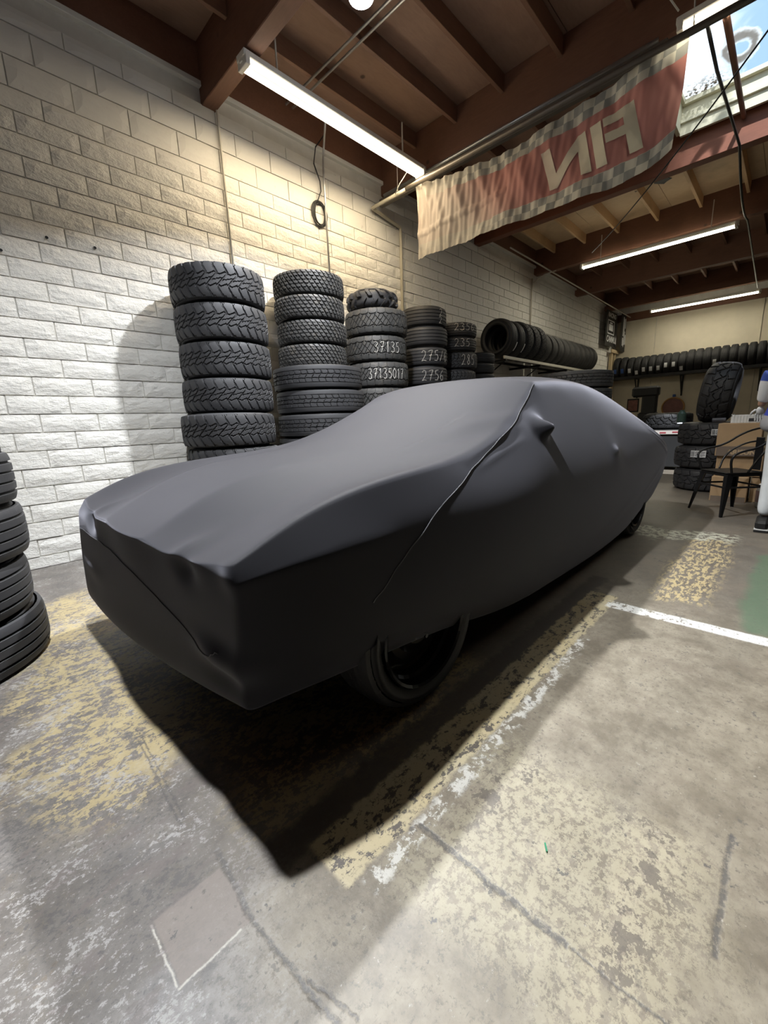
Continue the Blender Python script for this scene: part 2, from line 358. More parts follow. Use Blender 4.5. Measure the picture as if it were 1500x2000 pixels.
# left wall: mortar backing + blocks
wl = MB().box(-4, BX, WY+.012, WY+.2, 0, 4.30).build('wall_left', M_MORTAR, kind='structure')
rows = [(0.0, 0.099)]
zz = 0.099
for k in range(24): rows.append((zz, zz+0.1447)); zz += 0.1447
rows += [(zz, zz+0.205), (zz+0.205, zz+0.41), (zz+0.41, zz+0.53)]
BL = 0.398
def block_mesh(L, h, nx, rough, seed):
    r = np.random.default_rng(seed); g = 0.0045
    ny = 3
    bm = bmesh.new(); X = np.linspace(0, L, nx+1); vs = {}
    dep = 0.012
    for i in range(nx+1):
        for j in range(ny+1):
            ed = i in (0, nx) or j in (0, ny)
            x = g + (L-2*g)*i/nx; z = g+(h-2*g)*j/ny
            y = 0.0 if ed else -0.006-rough*r.random()
            if not ed: x += (r.random()-.5)*L/nx*0.5; z += (r.random()-.5)*h/ny*0.4
            vs[i, j] = bm.verts.new((x, y, z))
    for i in range(nx):
        for j in range(ny): bm.faces.new((vs[i, j], vs[i+1, j], vs[i+1, j+1], vs[i, j+1]))
    ring = [vs[i, 0] for i in range(nx+1)] + [vs[nx, j] for j in range(1, ny+1)] + [vs[i, ny] for i in range(nx-1, -1, -1)] + [vs[0, j] for j in range(ny-1, 0, -1)]
    back = [bm.verts.new((v.co.x, dep+.004, v.co.z)) for v in ring]
    for a in range(len(ring)):
        b = (a+1) % len(ring); bm.faces.new((ring[a], back[a], back[b], ring[b]))
    me = bpy.data.meshes.new('block'); bm.to_mesh(me); bm.free(); me.materials.append(M_WALL); return me
cache = {}
cands = []
fx, fy = math.cos(_y), math.sin(_y)
for k, (z0, z1) in enumerate(rows):
    off = 0.335 if k % 2 == (7 % 2) else 0.52
    x = off - BL*12
    while x < BX-0.02:
        L = min(BL, BX-x)
        if x > -3.6:
            vis = x+L > 0.15 and not (x < 0.2 and z1 < 1)
            if z1 < 1.0 and x > 1.5: vis = False
            # size as seen: nearest first
            d = (x+L/2)*fx + WY*fy
            cands.append((0 if vis else 1, d, x, z0, z1, L))
        x += BL
cands.sort()
stuff = MB()
for i, (nv, d, x, z0, z1, L) in enumerate(cands):
    h = round(z1-z0, 4); smooth = z0 > 3.4
    key = (h, round(L, 3), random.randrange(5))
    if key not in cache: cache[key] = block_mesh(L, h, 6, 0.0012 if smooth else 0.0045, hash(key) % 99999)
    dy = random.uniform(-0.0025, 0.0025)
    if i < 298 and nv == 0:
        link('block', cache[key], wl, (x, WY+dy, z0))
    else:
        g = 0.0045; stuff.box(x+g, x+L-g, WY-0.006+dy, WY+.014, z0+g, z1-g)
st = stuff.build('block_courses', M_WALL, wl, kind='stuff')
hm = MB()
for (hx, hz) in ((0.79, 2.60), (1.11, 2.605), (0.495, 2.44)):
    hm.lathe([(0.0, -0.004), (0.010, -0.004), (0.011, 0.0)], 12, Matrix.Translation((hx, WY-0.016, hz)) @ Matrix.Rotation(PI/2, 4, 'X'))
hm.build('drill_hole', M_BLACKP, wl, kind='stuff')
# sill on top of the wall and wood plate behind it
MB().box(-4, BX, WY-0.035, WY+.2, 4.225, 4.27, 0.004).build('trim_1', M_WALL, kind='structure')
MB().box(-4, BX, WY-0.02, WY+.2, 4.27, 4.62).build('trim_2', M_BEAM, kind='structure')
# back wall made of painted panels
bw = MB().box(BX+.02, BX+.2, -5, WY+.2, 0, 4.7).build('wall_back', M_MORTAR, kind='structure')
for i, (a, b) in enumerate(((-4.99, -2.6), (-2.59, -0.38), (-0.37, 0.84), (0.85, 3.27), (3.285, 4.36))):
    MB().box(BX-.005, BX+.03, a, b, 0.0, 3.98, 0.004).build('panel', M_PANEL, bw)
MB().box(BX-.03, BX+.02, 0.845, 0.875, 2.2, 3.98, 0.003).build('batten', M_PANEL, bw)
MB().box(BX-.05, BX+.03, -5, 4.36, 3.93, 4.15).build('header_board', M_BEAM, bw)
M_DARKW = simple('dark low-bounce wall', (0.10, 0.09, 0.08), 0.8)  # for the unseen walls, coloured dark to cut bounce light
wr = MB().box(-4, BX, -5.2, -5, 0, 4.7).build('unseen_wall_right', M_DARKW, kind='structure')
wf = MB().box(-4.2, -4, -5.2, WY+.2, 0, 4.7).build('unseen_wall_front', M_DARKW, kind='structure')
# roof
ce = MB().box(-4.1, 4.68, -5.1, WY+.15, 4.60, 4.66).box(6.94, BX+.2, -5.1, WY+.15, 4.60, 4.66)\
    .box(4.68, 6.94, 1.44, WY+.15, 4.60, 4.66).box(4.68, 6.94, -5.1, -1.34, 4.60, 4.66).build('ceiling', M_PLY, kind='structure')
beams = [-2.6, -0.2, 2.2, 4.65, 7.0, 9.4, 11.8, 14.2]
for i, bx in enumerate(beams):
    MB().box(bx, bx+0.14, -5, WY+.05, 4.09, 4.58, 0.006).build('beam', M_REDB if i == 4 else M_BEAM, ce)
for i in range(len(beams)):
    x0 = beams[i]+.14; x1 = beams[i+1] if i+1 < len(beams) else BX
    tan = abs(beams[i]-7.0) < .1
    if beams[i] < -1: continue
    ys = [3.77, 3.17, 2.58, 1.98, 1.38, 0.78, 0.18, -0.42, -1.02, -1.6, -2.2, -2.8, -3.4]
    if tan: ys = [3.95, 3.35, 2.75, 2.12, 1.5, 0.9, 0.3, -0.3, -0.9, -1.5, -2.1, -2.7, -3.3]
    for y in ys:
        if abs(x0-4.79) < .05 and -1.25 < y < 1.40: continue
        MB().box(x0, x1, y-.02, y+.02, 4.41, 4.575, 0.003).build('joist', M_JOISTL if tan else M_JOIST, ce)
    for k in range(8):
        ya, yb = WY-1.22*(k+1), WY-1.22*k-.006
        if abs(x0-4.79) < .05 and k in (2, 3, 4):
            if k == 2: ya = 1.44
            elif k == 3: continue
            else: yb = -1.34
            if yb <= ya: continue
        MB().box(x0, x1, max(ya, -5), yb, 4.575, 4.60).build('roof_sheet', M_TANPLY if tan else M_PLY, ce)
# dark torn hole in the tan sheet
bmh = MB(); a = [(0.10, 0.0), (0.05, 0.05), (0.0, 0.09), (-0.08, 0.06), (-0.14, 0.02), (-0.06, -0.02), (-0.16, -0.09), (-0.05, -0.06), (0.03, -0.10), (0.06, -0.04)]
bmh.add([(8.3+p[0]*1.3, 1.86+p[1]*1.2, 4.572) for p in a]+[(8.3+p[0]*1.3, 1.86+p[1]*1.2, 4.568) for p in a],
        [tuple(range(10)), tuple(range(10, 20))]+[(i, (i+1) % 10, 10+(i+1) % 10, 10+i) for i in range(10)])
bmh.build('torn_patch', M_BLACKP, ce)

# skylight
M_PANELY = simple('aged cream shaft board', (0.62, 0.58, 0.42), 0.6, scale=12, bump=.3)
def mat_sky():
    m = bpy.data.materials.new('dirty skylight sheet'); m.use_nodes = True
    t = NT.__new__(NT); t.m = m; t.t = m.node_tree; t._c = None; n = t.t.nodes; t.b = n['Principled BSDF']; n.remove(t.b)
    x, y, z = t.sep(t.geo())
    tr = n.new('ShaderNodeBsdfTransparent'); tr.inputs[0].default_value = (0.95, 0.97, 1, 1)
    tl = n.new('ShaderNodeBsdfTranslucent')
    f1 = t.noise(2.2, 4, 0.6, vec=t.geo(), dist=0.6)
    haze = t.op('ADD', t.op('MULTIPLY', t.step(t.op('ADD', t.op('ADD', y, t.op('MULTIPLY', x, -0.1)), t.op('MULTIPLY', t.op('SUBTRACT', f1, .5), 0.7)), 0.10, 0.75), 0.5), 0.05)
    # brown ring stain
    dx = t.op('SUBTRACT', x, 6.43); dy = t.op('SUBTRACT', y, 0.84)
    d = t.op('SQRT', t.op('ADD', t.op('MULTIPLY', dx, dx), t.op('MULTIPLY', t.op('MULTIPLY', dy, dy), 3.2)))
    d = t.op('ADD', d, t.op('MULTIPLY', t.op('SUBTRACT', t.noise(6, 4, vec=t.geo()), .5), 0.22))
    ring = t.op('SUBTRACT', 1.0, t.step(t.op('ABSOLUTE', t.op('SUBTRACT', d, 0.20)), 0.02, 0.13))
    gr = t.op('MULTIPLY', t.step(t.noise(28, 6, 0.75, vec=t.geo()), 0.46, 0.56), t.op('MULTIPLY', t.step(x, 6.35, 6.85), t.step(y, 0.75, 1.1)))
    tan = t.op('MULTIPLY', t.step(t.noise(3.1, 5, 0.7, vec=t.geo()), 0.54, 0.62), 0.5)
    stain = t.op('MAXIMUM', t.op('MULTIPLY', ring, 0.8), gr)
    col = t.mix(tan, (0.95, 0.92, 0.82), (0.75, 0.68, 0.48)); col = t.mix(stain, col, (0.10, 0.07, 0.04))
    t.put(tl.inputs[0], col)
    mx = n.new('ShaderNodeMixShader'); t.put(mx.inputs[0], t.op('MAXIMUM', haze, stain))
    t.t.links.new(tr.outputs[0], mx.inputs[1]); t.t.links.new(tl.outputs[0], mx.inputs[2])
    t.t.links.new(mx.outputs[0], n['Material Output'].inputs[0]); return m
sk = MB().box(4.70, 6.92, 1.40, 1.44, 4.42, 4.76).box(4.70, 6.92, -1.34, -1.30, 4.42, 4.76).box(4.68, 4.72, -1.3, 1.4, 4.58, 4.76).box(6.90, 6.94, -1.3, 1.4, 4.40, 4.76)\
    .build('window_1', M_PANELY, kind='structure')
MB().box(6.87, 6.90, -1.3, 1.4, 4.52, 4.56, 0.004).box(6.85, 6.90, -1.3, 1.4, 4.70, 4.75, 0.004).box(4.72, 6.86, 1.37, 1.40, 4.71, 4.75).build('window_frame', M_PANELY, sk)
MB().box(4.70, 6.92, -1.32, 1.42, 4.76, 4.765).build('pane', mat_sky(), sk)

# ================================================================ TYRES
def f_mod(a): return a-np.floor(a)
def zig(v, k1=.35, k2=.65, a=1.0):
    s = np.where(v < k1, v*1.6, np.where(v < k2, k1*1.6-(v-k1)*2.2, k1*1.6-(k2-k1)*2.2+(v-k2)*1.6)); return s*a
def pat_mud(u, v):      # chevron mud tread
    e = np.abs(v-.5)*2
    s = np.where(v < .32, -v*1.7, np.where(v < .68, -.544+(v-.32)*3.2, .608-(v-.68)*1.7))
    ph = f_mod(u-s); out = (v < .32) | (v > .68)
    g = ph < np.where(out, .17+.05*(e > .8), .15)
    st = f_mod(u*1.0+.2)
    c1 = np.abs(v-(.30+.07*np.abs(f_mod(u+.54)*2-1))) < .016
    c2 = np.abs(v-(.70-.07*np.abs(f_mod(u+.1)*2-1))) < .016
    c3 = np.abs(v-(.50+.09*(f_mod(u-s)-.5))) < .014
    sh = (e > .9) & (ph < .42)
    return 1.0*(g | c1 | c2 | c3)+.7*sh*(~g)
def pat_lug(u, v):      # finer lug blocks
    e = np.abs(v-.5)*2
    row = np.floor(v*6); g = f_mod(u+row*.5+ (v*6-row)*.55) < .30
    c = np.abs(f_mod(v*6)-.0) < .16
    return 1.0*(g | (c & (e < .7) & (f_mod(u*2+row*.3) < .8)))*(1.0)
def pat_at(u, v):       # all terrain with crossing diagonals
    e = np.abs(v-.5)*2; tri = np.abs(f_mod(u)*2-1)
    z1 = np.abs(v-(.22+.07*tri)) < .019; z2 = np.abs(v-(.78-.07*tri)) < .019
    mid = (v > .24) & (v < .76)
    d1 = f_mod(u-v*1.9) < .10; d2 = f_mod(u*1.0+v*2.6) < .08; d3 = f_mod(u-v*1.9+.5) < .07
    shd = (e > .56) & (f_mod(u+.5*(v > .5)) < .09)
    sh2 = (e > .93) & (f_mod(u) < .35)
    return 1.0*(z1 | z2 | (mid & (d1 | d2 | d3)) | shd)+1.2*sh2
def pat_truck(u, v):    # closed shoulder truck rib
    wv = .012*np.sin(2*PI*u*1.0)
    r = (np.abs(v-.22) < .016) | (np.abs(v-.78) < .016) | (np.abs(v-.41-wv) < .018) | (np.abs(v-.59-wv) < .018)
    s = (v > .22) & (v < .78) & (f_mod(u+.25*np.sin((v-.22)*11)) < .09)
    return 1.0*r+.7*s
def pat_rib(u, v):      # street ribs
    r = (np.abs(v-.2) < .022) | (np.abs(v-.4) < .022) | (np.abs(v-.6) < .022) | (np.abs(v-.8) < .022)
    return 1.0*r
def pat_ribs5(u, v):
    wv = .008*np.sin(2*PI*u*2)
    r = (np.abs(v-.16) < .02) | (np.abs(v-.36-wv) < .02) | (np.abs(v-.56-wv) < .02) | (np.abs(v-.76) < .02)
    s = (f_mod(u-v*.8) < .05) & (v > .76)
    return 1.0*r+.6*s
def pat_block(u, v):
    row = np.floor(v*5); g = f_mod(u+row*.37+.25*np.sin(v*20)) < .12
    return 1.0*((np.abs(f_mod(v*5+.12*np.sin(2*PI*u))) < .1) | g)
def pat_big(u, v):      # huge mud blocks
    e = np.abs(v-.5)*2
    side = (e > .42) & (f_mod(u+.5*(v > .5)+e*.35) < .26)
    cen = (e <= .42) & ((f_mod(u+v*1.5) < .2) | (np.abs(v-.5-.07*np.sin(2*PI*u)) < .02))
    z1 = np.abs(e-.42-.06*np.sin(2*PI*u)) < .05
    return 1.0*(side | cen | z1)
def pat_atv(u, v):      # deep widely spaced paddles
    e = np.abs(v-.5)*2
    lug = (f_mod(u+np.where(v > .5, .5, 0)+e*.45) < .34) & (e > .08)
    return 1.0*(~lug)
TM = {}
def tire_meshes(key, R, wd, ri, pat, pitch, depth, nu, nv, crown=.018, cut=.08):
    if key in TM: return TM[key]
    vv = np.linspace(0, 1, nv); uu = np.arange(nu)/nu
    U, V = np.meshgrid(uu, vv, indexing='ij'); E = np.abs(V-.5)*2
    Rr = R-crown*E**4 - .012*(E > .985)
    H = pat(U*pitch, V); Rr = Rr-depth*np.clip(H, 0, 1.4)*np.where(E > .985, .8, 1)
    a = 2*PI*U; Z = wd*(cut+(1-2*cut)*V)
    tread = grid('tread', np.stack([Rr*np.cos(a), Rr*np.sin(a), Z], -1), cu=True, smooth=False)
    # sidewall: outer flank from tread edge to bead, liner inside
    Re = R-crown-.012; c = cut*wd
    prof = [(Re-depth*.9, c+.002), (Re-.01, c-.002), (Re-.03, c*.45), ((Re+ri)/2+.02, 0.0), (ri+.03, c*.35), (ri+.008, c*.9), (ri, c*1.5), (ri+.02, c*2.2), ((R+ri)/2, c*1.6), (Re-.04, c*3)]
    full = prof+[(r, wd-z) for r, z in prof[::-1]]
    n = 64; pr = np.array(full); aa = 2*PI*np.arange(n)/n
    P = np.stack([pr[None, :, 0]*np.cos(aa)[:, None], pr[None, :, 0]*np.sin(aa)[:, None], np.repeat(pr[None, :, 1], n, 0)], -1)
    side = grid('sidewall', P, cu=True, smooth=True)
    TM[key] = (tread, side, R, wd); return TM[key]
tread_specs = dict(
    mud=(.408, .305, .215, pat_mud, 30, .010, 900, 46, .014, .045),
    lug=(.378, .232, .205, pat_lug, 44, .010, 880, 43, .014, .05),
    at=(.392, .302, .215, pat_at, 24, .010, 768, 58, .016, .05),
    atv=(.325, .235, .16, pat_atv, 14, .030, 336, 26, .055),
    truck=(.485, .240, .285, pat_truck, 44, .010, 528, 60, .008, .05),
    rib=(.335, .262, .215, pat_rib, 8, .008, 96, 56, .016),
    low=(.330, .205, .215, pat_ribs5, 40, .007, 400, 50, .016),
    blk=(.335, .262, .215, pat_block, 34, .007, 408, 36, .016),
    small=(.290, .165, .19, pat_ribs5, 30, .006, 240, 40, .016),
    bigmud=(.405, .308, .215, pat_big, 19, .015, 456, 40),
    huge=(.395, .36, .215, pat_big, 17, .017, 442, 44, .03),
    rack=(.330, .25, .215, pat_ribs5, 30, .006, 180, 30, .02),
    rackm=(.345, .26, .215, pat_block, 30, .007, 240, 26, .02),
    bw=(.315, .185, .20, pat_rib, 8, .007, 48, 30, .02),
    lt=(.50, .255, .285, pat_rib, 8, .012, 128, 60, .014, .05))
def tire(kind, loc, label, rot=(0, 0, 0), mat=None, group=None, spin=None):
    tr, sd, R, wd = tire_meshes(kind, *tread_specs[kind])
    o = empty('tire', loc, rot, label=label, cat='tire', group=group)
    m = mat or M_RUB
    for nm, me in (('tread', tr), ('sidewall', sd)):
        c = bpy.data.objects.new(nm, me); COL.objects.link(c); c.parent = o
        if not me.materials: me.materials.append(m)
        c.material_slots[0].link = 'OBJECT'; c.material_slots[0].material = m
        if spin is not None: c.rotation_euler[2] = spin
    return o
DIG = {'0': [[(.5, 1), (.1, .75), (.05, .3), (.4, 0), (.8, .2), (.9, .7), (.5, 1)]],
       '1': [[(.35, .8), (.55, 1), (.5, .5), (.45, 0)]],
       '2': [[(.1, .8), (.35, 1), (.75, .9), (.75, .6), (.4, .25), (.05, 0), (.45, .08), (.9, .02)]],
       '3': [[(.1, .95), (.5, 1), (.8, .8), (.4, .55), (.8, .4), (.75, .1), (.35, 0), (.05, .12)]],
       '5': [[(.85, 1), (.25, .95), (.2, .58), (.6, .62), (.85, .35), (.6, .03), (.1, .05)]],
       '6': [[(.75, 1), (.25, .7), (.1, .3), (.35, 0), (.75, .1), (.8, .4), (.45, .5), (.15, .35)]],
       '7': [[(.1, .9), (.5, .98), (.9, 1), (.55, .5), (.35, 0)], [(.25, .5), (.75, .55)]],
       '8': [[(.55, .55), (.2, .75), (.4, 1), (.75, .85), (.5, .5), (.15, .25), (.4, 0), (.8, .2), (.55, .55)]],
       'R': [[(.15, 0), (.2, 1), (.7, .95), (.7, .6), (.2, .5), (.85, 0)]],
       '/': [[(.1, 0), (.8, 1)]], '.': [[(.4, 0), (.55, .04)]], ' ': []}
def chalk(t, text, R, ang, z0, h, wch, lw=.0026):
    """chalk figures written round the tread; ang = direction of the first figure, text runs towards smaller angle (left to right from outside)... """
    mb = MB(); a = ang
    for ch in text:
        for st_ in DIG.get(ch, []):
            pts = []
            for i in range(len(st_)-1):
                p, q = st_[i], st_[i+1]
                for k in range(3): pts.append((p[0]+(q[0]-p[0])*k/3, p[1]+(q[1]-p[1])*k/3))
            pts.append(st_[-1])
            vs = []; fs = []
            for i, (px, pz) in enumerate(pts):
                j0 = pts[max(i-1, 0)]; j1 = pts[min(i+1, len(pts)-1)]
                tx, tz = (j1[0]-j0[0])*wch, (j1[1]-j0[1])*h; L = math.hypot(tx, tz) or 1
                nx, nz = -tz/L*lw*random.uniform(.6, 1.2), tx/L*lw
                for sgn in (-1, 1):
                    al = a+(px*wch+sgn*nx)/R
                    vs.append((R*math.cos(al), R*math.sin(al), z0+pz*h+sgn*nz))
            for i in range(len(pts)-1): fs.append((2*i, 2*i+1, 2*i+3, 2*i+2))
            n = len(vs); vs += [(v[0]*(1+.002/R), v[1]*(1+.002/R), v[2]) for v in vs]
            fs2 = [tuple(i+n for i in f) for f in fs]; mb.add(vs, fs+fs2)
        a += wch*1.22/R
    return mb.build('chalk_marking', M_CHALK, t)
def ang_to_cam(x, y): return math.atan2(-y, -x)
def stack(kinds, x, y, z, labels, mats=None, jit=.012, group=None):
    """kinds listed from bottom to top"""
    out = []
    for i, k in enumerate(kinds):
        wd = tread_specs[k][1]
        jx, jy = random.uniform(-jit, jit), random.uniform(-jit, jit)
        o = tire(k, (x+jx, y+jy, z), labels[i], mat=(mats[i] if mats else None), group=group, spin=random.uniform(0, 6.28))
        out.append(o); z += wd+.002
    return out
ordn = ['topmost', 'second from the top', 'third from the top', 'fourth from the top', 'fifth from the top', 'sixth from the top', 'seventh from the top', 'eighth from the top']
def labs(n, fmt): return [fmt % ordn[n-1-i] for i in range(n)]
# stack 1, tallest, chevron mud
s1 = stack(['mud']*8, 1.95, 3.925, 0.0, labs(8, 'black chevron-tread mud tire, %s in the tallest stack'), group='mud tires in the tallest stack', jit=.012)
for i, (dx, dy) in enumerate(((0, 0), (.02, 0), (.0, .0), (-.02, 0), (-.01, .0), (0, 0), (0, -.01), (-.012, 0))):
    s1[i].location.x += dx*1.2; s1[i].location.y += dy
    if i < 4: s1[i].location.x -= .03; s1[i].location.y -= .03; s1[i].scale = (1.045, 1.045, 1)
# stack 2
s2 = stack(['truck']*7, 2.95, 3.83, 0.0, ['ribbed truck tire, %s of the pile under the small-lug tires' % ordn[6-i] for i in range(7)], group='truck tires in the second stack')
s2t = stack(['lug']*4, 2.97, 3.93, s2[-1].location.z+.242, labs(4, 'dusty small-lug off-road tire, %s of four on the truck tires'), mats=[M_RUBD]*4, group='small-lug tires on the second stack')
# stack 3
s3 = stack(['at']*8, 3.99, 3.93, 0.0, ['all-terrain tire with diagonal grooves, %s below the paddle tire' % ordn[7-i] for i in range(8)], mats=[M_RUBD]*8, group='all-terrain tires in the third stack')
atv = tire('atv', (3.96, 3.95, s3[-1].location.z+.304), 'small rounded off-road tire with deep paddle lugs on top of the diagonal-groove stack', mat=M_RUB)
aa = ang_to_cam(3.99, 3.93)
chalk(s3[6], '37135', .396, aa-.05, .09, .12, .058); chalk(s3[5], '37135017', .396, aa-.30, .09, .12, .050)
# stack 4 and 5
s4 = stack(['rib']*10, 5.02, 3.98, 0.0, ['four-groove street tire, %s in the chalked 275 stack' % (ordn[9-i] if 9-i < 8 else ('ninth from the top' if i == 1 else 'bottom')) for i in range(10)], group='street tires in the fourth stack')
s5 = stack(['rib']*4+['blk', 'blk', 'blk', 'blk', 'low', 'low'][0:1]+['blk']*2+['low']*0, 5.80, 3.98, 0.0, ['black street tire, %s of the lower tires in the chalked 235 stack' % ordn[6-i] for i in range(7)], group='street tires in the fifth stack')
s5b = stack(['blk'], 5.81, 3.97, s5[-1].location.z+.264, ['plain black block-tread tire chalked with a 285, third from the top of its stack'], group='street tires in the fifth stack')
s5t = stack(['low']*2, 5.80, 3.97, s5b[-1].location.z+.264, ['low black street tire chalked 235, just under the topmost of its stack', 'low black street tire chalked 235, topmost of its stack'], group='street tires in the fifth stack')
a4 = ang_to_cam(5.02, 3.98); a5 = ang_to_cam(5.8, 3.98)
chalk(s4[9], '2', .336, a4+.75, .13, .09, .06); chalk(s4[9], '2', .336, a4+.72, .03, .09, .06)
chalk(s4[7], '275/6', .336, a4-.12, .06, .14, .075); chalk(s4[6], '2756', .336, a4-.10, .06, .14, .075)
chalk(s5t[1], '2356', .332, a5-.05, .08, .10, .075); chalk(s5t[0], '235', .332, a5-.03, .06, .11, .075); chalk(s5b[0], '285', .336, a5+.25, .06, .15, .07)
# stack 6, small pair behind the roof
s6 = stack(['small']*13, 6.52, 4.00, 0.0, ['small black tire, %s of the lowest stack beside the tire rack' % (ordn[12-i] if 12-i < 8 else ['bottom', 'second from the floor', 'third from the floor', 'fourth from the floor', 'fifth from the floor'][i]) for i in range(13)], group='small tires in the sixth stack')

# left foreground stacks, cut by the frame
lx, ly = -0.325, 2.80
lf = stack(['lt']*4, lx, ly, 0.0, ['big ribbed truck tire, %s of the stack at the left edge' % ordn[3-i] for i in range(4)], jit=.02, group='truck tires at the left edge')
lb = stack(['mud']*4, -0.20, 3.80, 0.0, ['lug tire behind the left-edge truck tires, %s of its stack' % ordn[3-i] for i in range(4)], jit=.015, group='lug tires at the left edge')

# rack on the left wall
rk = empty('tire_rack', (6.90, 4.0, 2.12), label='narrow wall rack with a pale front rail carrying upright tires above the car', cat='rack')
MB().box(0, 4.9, -.31, -.28, -.02, .03, .004).build('front_rail', M_WCOND, rk)
MB().box(0, 4.9, .12, .15, -.02, .03, .004).build('back_rail', M_BLACKM, rk)
for k in range(4):
    MB().box(.05+k*1.4, .09+k*1.4, -.30, .355, -.06, -.02).build('bracket', M_BLACKM, rk)
    MB().tube([(.07+k*1.4, -.28, -.05), (.07+k*1.4, .34, -.45)], .012).build('brace', M_BLACKM, rk)
x = 6.98; rnk = ['first', 'second', 'third', 'fourth', 'fifth', 'sixth', 'seventh', 'eighth', 'ninth', 'tenth', 'eleventh', 'twelfth', 'thirteenth', 'fourteenth', 'fifteenth', 'sixteenth', 'seventeenth']
for i in range(15):
    k = 'rackm' if i in (2, 3, 4) else 'rack'; R = tread_specs[k][0]
    big = 1.08 if i == 2 else 1.0
    d = 'black open-centred tire' if i == 0 else ('black wide-sided tire' if i == 2 else 'black tire')
    o = tire(k, (x, 3.93, 2.15+R), '%s upright on the left wall rack, %s from the near end' % (d, rnk[i]), rot=(0, PI/2, random.uniform(-.04, .04)), mat=M_RUBK if i < 5 else M_RUBD, group='tires on the left wall rack')
    if i in (0, 1):   # white lettering patch on the shoulder
        mb = MB(); vs = []; fs = []
        for q in range(9):
            a = -PI/2+.30+q*.06
            for zz_, rr in ((.205, R-.001), (.236, R-.008)): vs.append((rr*math.cos(a)*1.0, rr*math.sin(a), zz_))
        for q in range(8): fs.append((2*q, 2*q+1, 2*q+3, 2*q+2))
        n = len(vs); vs += [(v[0]*1.008, v[1]*1.008, v[2]) for v in vs]; fs += [tuple(j+n for j in f) for f in fs]
        mb.add(vs, fs).build('white_label', M_PAPER, o)
    if i > 4: o.scale = (.93, .93, 1); o.location.z -= R*.07
    x += .315 if i > 4 else .30

# truck tires behind the car tail
s7 = stack(['truck']*7, 6.52, 2.34, 0.0, ['grey worn truck tire, %s of the stack standing behind the covered roof' % ordn[6-i] for i in range(7)], mats=[M_RUBD]*7, group='truck tires behind the car')

# ================================================================ COVERED CAR
YC = 1.8
# X, tops (y,z)x4, sides (y,z)x4
ST = [
 (0.415, [(0, .715), (.26, .72), (.58, .705), (.85, .75)], [(.872, .70), (.81, .53), (.75, .37), (.69, .20)]),
 (0.53, [(0, .775), (.27, .795), (.57, .73), (.85, .80)], [(.905, .72), (.87, .53), (.83, .38), (.78, .27)]),
 (0.68, [(0, .865), (.28, .872), (.58, .785), (.85, .86)], [(.94, .735), (.93, .55), (.90, .40), (.86, .30)]),
 (0.95, [(0, .93), (.30, .932), (.58, .845), (.85, .905)], [(.93, .73), (.95, .53), (.93, .36), (.87, .28)]),
 (1.30, [(0, .965), (.32, .955), (.60, .895), (.84, .92)], [(.93, .74), (.96, .54), (.94, .32), (.88, .24)]),
 (1.65, [(0, 1.03), (.33, 1.02), (.60, .97), (.80, .95)], [(.92, .76), (.965, .54), (.945, .30), (.90, .17)]),
 (2.00, [(0, 1.15), (.33, 1.14), (.58, 1.10), (.75, 1.05)], [(.90, .82), (.965, .56), (.95, .30), (.91, .14)]),
 (2.30, [(0, 1.285), (.33, 1.275), (.53, 1.25), (.69, 1.19)], [(.86, .90), (.965, .58), (.95, .30), (.91, .13)]),
 (2.48, [(0, 1.355), (.33, 1.345), (.52, 1.325), (.67, 1.29)], [(.84, .94), (.965, .58), (.95, .30), (.91, .12)]),
 (2.95, [(0, 1.395), (.33, 1.385), (.52, 1.365), (.645, 1.325)], [(.84, .96), (.965, .60), (.95, .30), (.91, .10)]),
 (3.50, [(0, 1.385), (.33, 1.375), (.52, 1.355), (.64, 1.315)], [(.84, .96), (.965, .62), (.95, .30), (.91, .10)]),
 (3.95, [(0, 1.32), (.33, 1.31), (.52, 1.29), (.65, 1.25)], [(.86, .95), (.965, .64), (.95, .32), (.91, .13)]),
 (4.35, [(0, 1.21), (.33, 1.20), (.55, 1.18), (.72, 1.12)], [(.90, .92), (.965, .66), (.945, .36), (.90, .21)]),
 (4.75, [(0, 1.06), (.33, 1.06), (.60, 1.04), (.82, .96)], [(.93, .85), (.965, .66), (.94, .40), (.89, .24)]),
 (5.08, [(0, .96), (.33, .96), (.62, .94), (.84, .86)], [(.93, .78), (.95, .64), (.92, .42), (.86, .28)]),
 (5.26, [(0, .86), (.33, .86), (.62, .84), (.80, .79)], [(.88, .73), (.90, .62), (.86, .45), (.80, .34)])]
